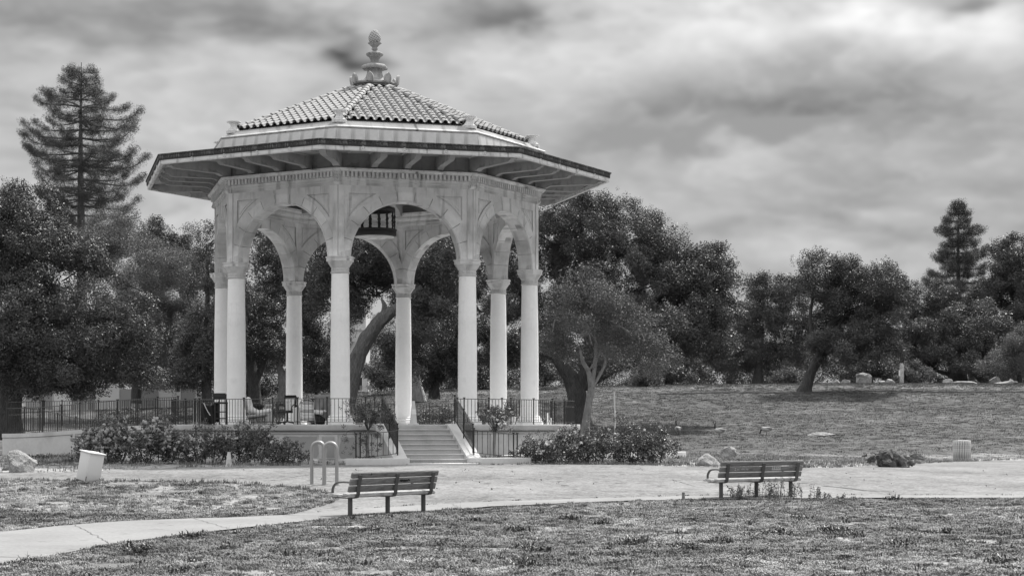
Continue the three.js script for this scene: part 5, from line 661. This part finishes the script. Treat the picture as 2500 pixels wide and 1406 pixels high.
{ // tarpaulin heap
  const t = thing('covered_heap', 'grey tarpaulin pulled over a heap of belongings beside the front left column', 'heap', tp(790, 58.3), 0);
  mesh('tarpaulin', fin(sdfMesh((x, y, z) => { const w = .34 + .1 * (1 - y), dx = Math.abs(x - .06) - w * .8, dy = Math.abs(y - .5) - .42, dz = Math.abs(z) - .3; const o = Math.hypot(Math.max(dx, 0), Math.max(dy, 0), Math.max(dz, 0)) + Math.min(Math.max(dx, dy, dz), 0) - .06; return o + .05 * Math.sin(x * 22 + 3 * n3(x * 3, y * 3, 1)) * clamp(1 - y, 0, 1) + .04 * n3(x * 6, y * 5, z * 6); }, .8, 52, [0, .5, 0]), .9), M.tarp = mat(.2, .8), t);
  mesh('dark_bags', fin(sdfMesh((x, y, z) => { let q = capsule([x, y, z], [-.33, .18, .28], [-.1, .16, .32], .16, .17); q = smin(q, capsule([x, y, z], [-.38, .7, .05], [-.3, .5, .2], .1, .14), .08); return q + .04 * n3(x * 8, y * 8, z * 8); }, .8, 44, [-.1, .4, .1]), .9), M.black, t);
  mesh('white_bag', fin(sdfMesh((x, y, z) => smin(capsule([x, y, z], [-.25, .42, .42], [-.05, .4, .42], .07, .08), capsule([x, y, z], [.06, .46, .42], [.1, .44, .42], .03, .03), .05) + .02 * n3(x * 14, y * 14, z * 14), .5, 32, [-.1, .42, .42]), .9), M.cloth, t); mesh('antenna', join([bar(V(-.34, .78, .1), V(-.42, 1.06, .1), .006, 4), bar(V(-.62, .84, .1), V(-.3, .85, .1), .02, 6), tube([V(-.6, .9, .1), V(-.56, 1.0, .1), V(-.5, .97, .1), V(-.5, .88, .1)], .008, 5)], .9), M.black, t);
}
[[1338, 62.5, 'white stake standing in the planting on the terrace right end', .045, .42], [1346, 63.0, 'shorter pointed white stake beside the taller terrace stake', .035, .24]].forEach(([u, d, l, w, h]) => { const p = tp(u, d), o = mesh('white_stake', fin(new THREE.CylinderGeometry(w * .7, w, h, 4)), M.white); o.position.set(p[0], p[1] + h / 2, p[2]); tag(o, l, 'stake'); });
[[1200, 60.3, 'pale round planter pot left behind the railing right of the steps'], [1247, 60.8, 'pale round planter pot behind the standard rose on the right']].forEach(([u, d, l], i) => { const t = thing('planter', l, 'planter', tp(u, d), 0, 'planters on the terrace'); mesh('pot', fin(lathe([[.13, 0], [.17, .1], [.2, .24], [.22, .25], [.22, .28], [.19, .28], [.18, .2], [0, .2]], 18), .6), M.plaster, t); const r = rng(300 + i), l2 = []; for (let j = 0; j < 40; j++) l2.push([(r() - .5) * .4, .3 + r() * .3, (r() - .5) * .4, 1, .8 + .5 * r()]); crownMesh('foliage', l2, CL.rose, LM.rose, t); });

// ---------------------------------------------------------------- roses
const petal = (() => { const r = rng(8), gs = []; for (let i = 0; i < 9; i++) { const a = i * 2.4, e = .25 + .1 * i, g = new THREE.SphereGeometry(.032, 6, 4, 0, 3.2, 0, 1.7).scale(1, .55, 1).rotateX(-1.2 + e * .6).rotateY(a); gs.push(g.translate(Math.cos(a) * .016, .003 * i, Math.sin(a) * .016)); } return (() => { const g = mergeGeometries(gs.map(bare)); g.computeVertexNormals(); g.setAttribute('uv', new THREE.Float32BufferAttribute(new Float32Array(g.attributes.position.count * 2), 2)); return g; })(); })();
const petalMat = new THREE.MeshStandardMaterial({ color: grey(.5), roughness: .8, side: THREE.DoubleSide }), petalGrey = new THREE.MeshStandardMaterial({ color: grey(.36), roughness: .8, side: THREE.DoubleSide });
function roseBush(label, u, d, w, h, spec) {
  const x = (u - UC) / F * d, gy = groundY(x, d), t = thing('rose_bush', label, 'rose bush', [x, gy, -d], 0, spec.group ?? 'rose bushes round the terrace'), r = rng(spec.seed), list = [], fl = [], st = [];
  const n = spec.lobes ?? Math.round(w * 5);
  for (let i = 0; i < n; i++) { const a = (i + .5) / n - .5, cx = a * w * 2 * .8, hh = h * (.72 + .34 * r()) * (1 - .5 * (a * 1.7) ** 2), cy = hh * (.35 + .25 * r()), rx = w / n * 1.5 * (.8 + .5 * r()) + .16; fillLobe(list, V(cx, cy, (r() - .5) * .5), rx, hh * .5, .38, spec.dens ?? 26, spec.size ?? 1.05, r, { bough: .1, sub: .42 }); for (let j = 0; j < 3; j++) st.push(limb([V(cx * .7, 0, 0), V(cx, hh * .5, (r() - .5) * .3), V(cx + (r() - .5) * .4, hh * (.9 + .25 * r()), (r() - .5) * .4)], [.012, .009, .004], 4, 5)); for (let j = 0; j < (spec.spray ?? 3); j++) { const bx = cx + (r() - .5) * .5, by = hh * (.95 + .2 * r()); list.push([bx, by, (r() - .5) * .5, .8, 1 + .4 * r()], [bx + .05, by + .09, (r() - .5) * .5, .6, 1.1]); } const nf = Math.round((spec.flowers ?? 6) * .6 * (.5 + r())); for (let j = 0; j < nf; j++) { const an = (r() - .5) * 2.6, up = Math.min(1, .25 + .9 * r()); fl.push([cx + Math.sin(an) * rx * 1.0, cy + hh * .5 * (up * 1.25 - .3), .32 * Math.cos(an) + .12 * r() + .05, (spec.bloom ?? 1) * (.5 + .5 * r()), .75 + .3 * r()]); } }
  stuff(mesh('stems', join(st, .9), M.barkDark, t)); crownMesh('foliage', list, CL.rose, LM.rose, t); if (fl.length) crownMesh('blossoms', fl, petal, spec.grey ? petalGrey : petalMat, t);
  return t;
}
roseBush('flowering rose bush at the left end of the bed by the ramp wall', 262, 54.2, .95, 1.4, { seed: 1, flowers: 30, bloom: 2.2, grey: true });
roseBush('tall rose bush with clustered pale blossoms, second from the ramp wall', 385, 54.6, .95, 1.5, { seed: 2, flowers: 36, bloom: 2.3, grey: true });
roseBush('darker rose bush in the middle of the left bed', 500, 54.4, 1.05, 1.2, { seed: 3, flowers: 6, bloom: 1.4, grey: true });
roseBush('upright rose bush right of middle in the left bed with one pale bloom on top', 612, 54.2, .75, 1.45, { seed: 4, flowers: 4, bloom: 1.6 });
roseBush('low leafy rose bush at the right end of the left bed', 695, 53.9, .55, .75, { seed: 5, flowers: 2, bloom: 1.3, lobes: 4 });
roseBush('rose bush with white blooms at the left end of the right bed', 1318, 54.0, .72, .95, { seed: 6, flowers: 10, bloom: 1.35 });
roseBush('tall white-flowered rose bush against the terrace in the right bed', 1380, 55.0, .7, 1.35, { seed: 7, flowers: 12, bloom: 1.25 });
roseBush('dense rose bush with large white blooms in the middle of the right bed', 1445, 54.3, .72, 1.15, { seed: 8, flowers: 12, bloom: 1.5 });
roseBush('loose tall rose bush beside the slim pale pole', 1530, 55.2, .7, 1.35, { seed: 9, flowers: 6, bloom: 1.4, spray: 6 });
roseBush('dark rose bush at the right end of the right bed', 1592, 54.6, .66, 1.15, { seed: 10, flowers: 4, bloom: 1.4, spray: 5 });
function standardRose(label, u, d, vTop, vLow, w, seed, opt = {}) {
  const k = d / F, x = (u - UC) * k, gy = groundY(x, d), t = thing('standard_rose', label, 'rose tree', [x, gy, -d], 0, 'standard roses beside the steps'), r = rng(seed), list = [], fl = [], y1 = EYE + (VH - vTop) * k - gy, y0 = EYE + (VH - vLow) * k - gy;
  mesh('stem', fin(limb([V(.02, -.1, 0), V(-.02, y0 * .5, .02), V(0, y0 * .95, 0)], [opt.girth ?? .05, .045, .04], 8, 12, .2), .9), M.barkPale, t);
  const st = []; for (let i = 0; i < 16; i++) { const a = r() * 6.28, q = w * (.5 + .5 * r()); st.push(limb([V(0, y0 * .92, 0), V(Math.cos(a) * q * .5, lerp(y0, y1, .4), Math.sin(a) * q * .4), V(Math.cos(a) * q, lerp(y0, y1, .5 + .5 * r()), Math.sin(a) * q * .7)], [.014, .01, .004], 4, 6)); } for (let i = 0; i < (opt.wands ?? 0); i++) { const s = r() - .6; st.push(limb([V(s * .1, y0 * .95, .1), V(s * 1.1, y0 * .9, .12), V(s * 1.2 + .1, y0 * (.3 + .4 * r()), .12)], [.01, .008, .003], 4, 8)); for (let j = 0; j < 6; j++) list.push([s * 1.15 + (r() - .5) * .2, y0 * (.3 + .6 * r()), .12, .65, 1]); }
  stuff(mesh('stems', join(st, .9), M.barkDark, t));
  fillLobe(list, V(0, (y0 + y1) / 2, 0), w, (y1 - y0) * .46, w * .7, opt.dens ?? 30, .95, r, { bough: .12, sub: .34 }); for (let j = 0; j < 26; j++) { const a = r() * 6.28; list.push([Math.cos(a) * w * (1 + .3 * r()), lerp(y0, y1, r()), Math.sin(a) * w * .6, .7, 1]); } for (let j = 0; j < 30; j++) list.push([(r() - .5) * .9, .05 + .16 * r(), (r() - .5) * .4, .8, .8]);
  for (let j = 0; j < (opt.flowers ?? 4); j++) { const a = (r() - .5) * 2.4; fl.push([Math.sin(a) * w * .9 + (opt.skew ?? 0) * w * .4, lerp(y0, y1, .15 + .75 * r()), Math.cos(a) * w * .72, 1.0, .9 + .2 * r()]); }
  crownMesh('foliage', list, CL.rose, LM.rose, t); if (fl.length) crownMesh('blossoms', fl, petal, petalMat, t); return t;
}
standardRose('large untidy standard rose left of the steps with trailing shoots', 898, 54.0, 972, 1046, .66, 31, { wands: 9, flowers: 2, girth: .06 });
standardRose('round standard rose with white blooms right of the steps', 1208, 54.1, 992, 1052, .46, 32, { flowers: 12, skew: 1 });
roseBush('low planting seen through the railing right of the traffic cone', 1045, 71.2, .85, 2.1, { seed: 21, flowers: 3, dens: 14, lobes: 4, group: 'planting behind the terrace' });
roseBush('low planting seen through the railing just right of the steps', 1100, 71.2, .55, 2.0, { seed: 22, flowers: 2, dens: 14, lobes: 3, group: 'planting behind the terrace' });
roseBush('hedge of roses behind the ramp seen through its railings', 330, 71.5, 2.2, 1.9, { seed: 23, flowers: 6, dens: 12, lobes: 8, bloom: 1.6, group: 'planting behind the terrace' });
roseBush('planting at the right end of the terrace behind the curved railing', 1318, 64.0, .7, 1.75, { seed: 24, flowers: 6, dens: 14, lobes: 4, group: 'planting behind the terrace' });

// ---------------------------------------------------------------- birds
function goose(label, u, v, turn, pose) {
  const p = onGround(u, v), t = thing('goose', label, 'goose', p, turn, 'geese on the lawn');          // beak along +x
  const s = 1.05, body = (x, y, z) => { let d = Math.hypot((x + .02) / 1.75, (y - .34) / .92, z / .95) - .155; d = smin(d, capsule([x, y, z], [-.2, .35, 0], [-.42, .37, 0], .085, .025), .06); d = smin(d, capsule([x, y, z], [.16, .36, 0], [.2, .4, 0], .095, .075), .06); for (const q of [-.07, .07]) d = smin(d, capsule([x, y, z], [-.02, .24, q], [-.02, .18, q], .045, .024), .03); return d; };
  mesh('body', fin(sdfMesh(body, .5, 44, [-.06, .36, 0]), .9), M.gooseBody ??= mat(.36, .85, { bumpMap: stoneBump, bumpScale: .01 }), t);
  const neck = pose === 'up' ? [[.17, .38], [.24, .5], [.235, .66], [.24, .78]] : [[.19, .36], [.3, .28], [.34, .14], [.37, .06]], head = neck[3];
  const hd = pose === 'up' ? [head[0] + .05, head[1] + .02] : [head[0] + .03, head[1] - .01];
  mesh('neck', fin(sdfMesh((x, y, z) => { let d = 9; for (let i = 0; i < 3; i++) d = smin(d, capsule([x, y, z], [neck[i][0], neck[i][1], 0], [neck[i + 1][0], neck[i + 1][1], 0], [.06, .042, .036][i], [.042, .036, .04][i]), .02); return smin(d, capsule([x, y, z], [head[0], head[1], 0], [hd[0], hd[1], 0], .046, .034), .02); }, .42, 48, [.25, pose === 'up' ? .6 : .25, 0]), .9), M.gooseDark ??= mat(.02, .6), t);
  mesh('beak', fin(pose === 'up' ? bar(V(hd[0] + .02, hd[1], 0), V(hd[0] + .1, hd[1] - .012, 0), .02, 8, .007) : bar(V(hd[0] + .01, hd[1] - .02, 0), V(hd[0] + .05, hd[1] - .07, 0), .02, 8, .007)), M.gooseDark, t);
  mesh('cheek_patch', fin(join([new THREE.SphereGeometry(.026, 8, 6).scale(1, 1.3, .5).translate(head[0] + .015, head[1] - .012, .036), new THREE.SphereGeometry(.026, 8, 6).scale(1, 1.3, .5).translate(head[0] + .015, head[1] - .012, -.036)]), .9), M.white, t);
  for (const q of [-1, 1]) { mesh('wing', fin(sdfMesh((x, y, z) => Math.max(Math.hypot((x + .1) / 2.2, (y - .37) / .75, (z - q * .085) / .5) - .115, -.4) , .42, 30, [-.1, .36, q * .08]), .9), M.gooseWing ??= mat(.19, .85), t); const L = mesh('leg', fin(join([bar(V(-.02, .2, q * .07), V(.0, .1, q * .07), .013, 6), bar(V(.0, .1, q * .07), V(-.02, .012, q * .07), .009, 6), box(.09, .012, .06, .015, .006, q * .07)])), M.gooseDark, t); }
  mesh('tail', fin(join([box(.12, .012, .11, -.44, .375, 0).rotateZ(.0)])), M.gooseDark, t); mesh('rump', fin(new THREE.SphereGeometry(.07, 10, 8).scale(1.3, .8, 1).translate(-.29, .31, 0), .9), M.white, t);
  t.scale.setScalar(s); return t;
}
goose('goose standing with its neck stretched up on the lawn', 1757, 1067, Math.PI - .25, 'up');
goose('pale-backed goose grazing with its head down right of the standing goose', 1872, 1063, Math.PI - .1, 'down');
goose('goose facing away in the shade behind the right rose bushes', 1655, 1062, Math.PI / 2 + .3, 'up');
{ const p = onGround(1665, 938.5), t = thing('gull', 'white gull standing on the crest of the lawn', 'gull', p, .35); t.scale.setScalar(1.5); mesh('body', fin(sdfMesh((x, y, z) => { let d = Math.hypot(x / 1.9, (y - .2) / .95, z / .95) - .085; d = smin(d, capsule([x, y, z], [.1, .22, 0], [.16, .32, 0], .05, .042), .05); return smin(d, capsule([x, y, z], [-.12, .19, 0], [-.27, .15, 0], .05, .015), .05); }, .36, 40, [-.02, .22, 0]), .9), M.white, t); mesh('wing', fin(join([new THREE.SphereGeometry(.08, 10, 7).scale(1.9, .6, .35).rotateZ(.18).translate(-.06, .22, .075), new THREE.SphereGeometry(.08, 10, 7).scale(1.9, .6, .35).rotateZ(.18).translate(-.06, .22, -.075)]), .9), M.grey, t); mesh('beak', fin(bar(V(.19, .325, 0), V(.26, .31, 0), .013, 6, .004)), M.grey, t); for (const q of [-.03, .03]) mesh('leg', fin(join([bar(V(0, .13, q), V(0, 0, q), .007, 5), box(.04, .008, .03, .01, .004, q)])), M.grey, t); }

// ---------------------------------------------------------------- grass, weeds and litter
function tuft(seed, n, R, h, w, lean) { const r = rng(seed), pos = []; for (let i = 0; i < n; i++) { const a = r() * 6.28, q = R * Math.sqrt(r()), b = r() * 6.28, L = h * (.5 + .7 * r()), le = lean * (.3 + r()), x = q * Math.cos(a), z = q * Math.sin(a), dx = Math.cos(b), dz = Math.sin(b), px = -dz * w / 2, pz = dx * w / 2, m = [x + dx * L * le * .4, L * .62, z + dz * L * le * .4], e = [x + dx * L * le, L * (1 - le * .35), z + dz * L * le]; pos.push(x - px, -.01, z - pz, x + px, -.01, z + pz, m[0] + px * .8, m[1], m[2] + pz * .8, x - px, -.01, z - pz, m[0] + px * .8, m[1], m[2] + pz * .8, m[0] - px * .8, m[1], m[2] - pz * .8, m[0] - px * .8, m[1], m[2] - pz * .8, m[0] + px * .8, m[1], m[2] + pz * .8, ...e); } const g = new THREE.BufferGeometry(); g.setAttribute('position', new THREE.Float32BufferAttribute(pos, 3)); g.computeVertexNormals(); g.setAttribute('uv', new THREE.Float32BufferAttribute(new Float32Array(pos.length / 3 * 2), 2)); return g; }
function sward(name, label, geo, m, list, cat = 'grass') { const o = new THREE.InstancedMesh(geo, m, list.length), mm = new THREE.Matrix4(), q = new THREE.Quaternion(), c = new THREE.Color(), r = rng(list.length), up = V(0, 1, 0); list.forEach(([x, d, s, k], i) => { q.setFromAxisAngle(up, r() * 6.28); mm.compose(V(x, groundY(x, d), -d), q, V(s, s * (.8 + .4 * r()), s)); o.setMatrixAt(i, mm); c.setRGB(k, k, k); o.setColorAt(i, c); }); o.name = numbered(name); o.castShadow = o.receiveShadow = true; o.userData = { kind: 'stuff', label, category: cat }; scene.add(o); return o; }
{
  const r = rng(1234), near = [], mid = [], hill = [], weeds = [], seeds = [], verge = [];
  const half = (d) => d * .2965 + 1.2, tone = (x, d) => clamp(1 + 1.5 * fbm3(x * .7, d * .7, 8, 4) + .9 * fbm3(x * .16, d * .25, 4, 2), .35, 2);
  for (let d = 17.5; d < 46; d += .06) { const w = half(d), n = Math.round(2 * w * .06 * (d < 27 ? 240 : d < 34 ? 190 : 130)); for (let i = 0; i < n; i++) { const x = (r() * 2 - 1) * w, dd = d + r() * .06; if (hardFloor(x, dd)) continue; const k = tone(x, dd) * (x < -3 && dd > 35 ? 1.45 : 1), c2 = fbm3(x * 2.6, dd * 2.3, 14, 3), c3 = fbm3(x * .9, dd * .8, 24, 2); if (c3 > .12 && r() < (c3 - .12) * 5) continue; if (x < -2.5 && dd > 34.5 && r() < .45 + 1.6 * c3 + .8 * c2) continue; near.push([x, dd, (.7 + .5 * r()) * clamp(1 - 1.1 * c2 - .8 * c3, .5, 1.7), k * clamp(1 + 1.9 * c2, .45, 1.9) * (.7 + .6 * r())]); } }
  for (let i = 0; i < 26000; i++) { const d = 44 + 34 * r(), x = (r() * 2 - 1) * half(d); if (hardFloor(x, d)) continue; if (x < -3 && d < 57 && r() < .72) continue; if (r() > .35 + .9 * fbm3(x * .5, d * .5, 2, 3) + .3) continue; mid.push([x, d, 1 + .9 * r(), tone(x, d) * (.7 + .6 * r())]); }
  for (let i = 0; i < 60000; i++) { const d = 76 + 72 * Math.sqrt(r()), x = lerp(-.24, .31, r()) * d; hill.push([x, d, .55 + .6 * r(), tone(x * .35, d * .5) * (.75 + .5 * r())]); }
  const clump = (u, v, s, n = 1) => { const [x, d] = spot(u, v); for (let i = 0; i < n * 1.5; i++) weeds.push([x + (r() + r() - 1) * s * .5, d + (r() + r() - 1) * s * 1.1, .4 + .75 * r(), .7 + .5 * r()]); };
  for (const [u, v, s, n] of [[1870, 1308, .9, 16], [2030, 1302, .55, 16], [2090, 1312, .3, 6], [2305, 1308, .3, 7], [2460, 1310, .3, 7], [1540, 1330, .55, 14], [1670, 1340, .4, 8], [1260, 1300, .35, 9], [1390, 1270, .4, 9], [1310, 1345, .6, 12], [1010, 1290, .5, 12], [1140, 1275, .4, 9], [900, 1300, .5, 10], [330, 1350, .4, 10], [470, 1315, .35, 8], [80, 1378, .4, 9], [2190, 1337, .4, 8], [2440, 1378, .4, 8], [1960, 1270, .25, 4], [1480, 1285, .3, 5], [1280, 1385, .5, 8], [1770, 1330, .3, 4], [700, 1360, .4, 6], [560, 1340, .3, 5], [2180, 1222, .25, 8]]) clump(u, v, s, n);
  for (let i = 0; i < 5200; i++) { const d = 18.5 + 17 * r(), x = (r() * 2 - 1) * half(d); if (!hardFloor(x, d) && fbm3(x * 1.1, d * .9, 30, 3) > .16) weeds.push([x, d, .3 + .5 * r(), .8 + .7 * r()]); }
  for (let i = 0; i < pathNear.length - 1; i++) { const [a, b] = [pathNear[i], pathNear[i + 1]]; if (b[0] > 2500) continue; for (let j = 0; j < 44; j++) { const t = r(); if (n3(i * 3.1 + t * 4, 2.2, 5) < .02) continue; const [x, d] = spot(lerp(a[0], b[0], t), lerp(a[1], b[1], t) + 1 + 3 * r()); seeds.push([x, d - .05 - .4 * r() * r(), .3 + .75 * r() * r(), .8 + .6 * r()]); } }
  const along = (pl, n, s) => { for (let i = 0; i < pl.length - 1; i++) for (let j = 0; j < n; j++) { const t = r(), [x, d] = spot(lerp(pl[i][0], pl[i + 1][0], t), lerp(pl[i][1], pl[i + 1][1], t)); verge.push([x + (r() - .5) * .2, d + (r() - .5) * .25, s * (.5 + r()), .8 + .6 * r()]); } };
  along([[0, 1150], [60, 1140], [150, 1128], [260, 1126], [420, 1134], [600, 1136], [740, 1137]], 50, .9); along([[760, 1136], [870, 1134], [960, 1133], [1000, 1134], [1140, 1135], [1240, 1136], [1420, 1135], [1560, 1134], [1680, 1134], [1780, 1140]], 18, .8); along([[60, 1122], [120, 1120], [200, 1118]], 160, 1.5); along([[0, 1174], [200, 1175], [400, 1177], [560, 1181], [700, 1191], [800, 1205]], 40, .9); along([[1700, 1211], [2100, 1211], [2500, 1211.5]], 26, .6); along([[2230, 1134], [2330, 1127], [2420, 1126]], 30, .9); along([[1700, 1138], [1780, 1126], [1830, 1128], [1900, 1126]], 40, 1.2);
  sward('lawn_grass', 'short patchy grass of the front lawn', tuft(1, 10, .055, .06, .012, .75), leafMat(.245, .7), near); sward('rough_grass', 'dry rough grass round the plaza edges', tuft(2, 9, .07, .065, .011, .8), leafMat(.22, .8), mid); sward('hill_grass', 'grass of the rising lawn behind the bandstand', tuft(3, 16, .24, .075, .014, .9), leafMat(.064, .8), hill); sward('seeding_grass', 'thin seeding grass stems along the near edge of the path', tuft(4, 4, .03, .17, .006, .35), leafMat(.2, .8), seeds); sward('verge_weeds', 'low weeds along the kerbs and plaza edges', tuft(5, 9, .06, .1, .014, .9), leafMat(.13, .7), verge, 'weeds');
  sward('lawn_weeds', 'dark tufts of broad-leaved weeds dotted over the front lawn', tuft(6, 20, .1, .14, .026, .95), leafMat(.055, .5), weeds, 'weeds');
  // weeds round the right bench
  const t = thing('weed_clump', 'leafy knee-high weeds growing round the right bench legs', 'weeds', onGround(1900, 1219)), st = [], lv = [], q = rng(66);
  for (let i = 0; i < 70; i++) { const x = (q() - .42) * 2.5, z = (q() - .5) * .6, h = (.14 + .34 * q()) * (1 - .45 * Math.abs(x) / 1.2) * (x > 1 ? .6 : 1), l = V(x + (q() - .5) * .12, h, z + (q() - .5) * .1), gy = groundY(t.position.x + x, -t.position.z - z) - t.position.y; st.push(limb([V(x, gy - .03, z), V(x, gy + h * .5, z), l.clone().add(V(0, gy, 0))], [.005, .004, .002], 4, 4)); for (let j = 0; j < 4; j++) lv.push([lerp(x, l.x, .4 + j * .2), gy + h * (.35 + .22 * j), lerp(z, l.z, .4 + .2 * j), .5 + .25 * q(), .7 + .6 * q()]); }
  stuff(mesh('stems', join(st, .9), M.barkDark, t)); crownMesh('leaves', lv, leafClump(44, 7, .06, .055, .036), LM.rose, t);
  const lit = []; for (let i = 0; i < 60; i++) { const u = r() * 2500, v = 1145 + 60 * r(), [x, d] = spot(u, v); if (inside(PLAZA, x, d)) lit.push([x, d + 0, .5 + .6 * r(), .5 + .5 * r()]); }
  const o = sward('leaf_litter', 'scattered dead leaves and twigs on the plaza', (() => { const g = leafClump(70, 3, .09, .06, .04, { flat: .08 }); return g.translate(0, .03, 0); })(), leafMat(.09, .9), lit, 'leaf litter');
}
{ // cracks and tar seams in the paving
  const r = rng(909), gs = [], ribbon = (pts, w, lift) => { const P = []; for (let i = 0; i < pts.length - 1; i++) { const [a, b] = [spot(...pts[i]), spot(...pts[i + 1])], n = Math.max(3, Math.round(Math.hypot(b[0] - a[0], b[1] - a[1]) / .18)); for (let k = 0; k < n; k++) { const t = k / n; P.push([lerp(a[0], b[0], t) + .07 * n3(a[0] + t * 9, 3, i), lerp(a[1], b[1], t) + .12 * n3(a[0] + t * 11, 7, i)]); } } const pos = [], idx = []; P.forEach((p, i) => { const q = P[Math.min(i + 1, P.length - 1)], o = P[Math.max(i - 1, 0)], l = Math.hypot(q[0] - o[0], q[1] - o[1]) || 1, nx = -(q[1] - o[1]) / l, nd = (q[0] - o[0]) / l, ww = w * (.35 + .9 * Math.abs(n3(p[0] * 4, p[1] * 4, 2)) + .2); for (const s of [-1, 1]) { const x = p[0] + nx * ww * s, d = p[1] + nd * ww * s; pos.push(x, groundY(x, d) + lift, -d); } }); for (let i = 0; i < P.length - 1; i++) idx.push(i * 2, i * 2 + 1, i * 2 + 2, i * 2 + 1, i * 2 + 3, i * 2 + 2); const g = new THREE.BufferGeometry(); g.setAttribute('position', new THREE.Float32BufferAttribute(pos, 3)); g.setIndex(idx); gs.push(g); };
  ribbon([[2010, 1188], [2060, 1192], [2110, 1199], [2200, 1203]], .07, .02); ribbon([[1180, 1212], [1300, 1208], [1420, 1211]], .02, .02); ribbon([[1240, 1180], [1290, 1182]], .03, .02); ribbon([[1370, 1187], [1392, 1187]], .12, .02); ribbon([[2150, 1164], [2300, 1170], [2500, 1168]], .02, .02); ribbon([[300, 1162], [460, 1160], [620, 1163]], .02, .02); ribbon([[1500, 1165], [1640, 1172], [1700, 1190]], .015, .02); ribbon([[900, 1160], [1000, 1166]], .02, .02); ribbon([[2130, 1152], [2420, 1156]], .015, .02); ribbon([[1560, 1200], [1700, 1203]], .02, .02); ribbon([[700, 1168], [760, 1160], [840, 1158]], .02, .02);
  ribbon([[-20, 1366], [40, 1366.5], [85, 1367]], .02, .037); ribbon([[690, 1263], [780, 1263.5], [880, 1262]], .03, .037); ribbon([[180, 1286], [250, 1322], [262, 1334]], .008, .037); ribbon([[470, 1270], [560, 1296]], .008, .037); ribbon([[1100, 1233], [1130, 1246]], .008, .037);
  const o = stuff(mesh('paving_cracks', join(gs, .9), mat(.09, .95))); o.userData.label = 'dark dirt-filled cracks and seams in the plaza and path'; o.userData.category = 'cracks';
}
renderer.render(scene, camera);
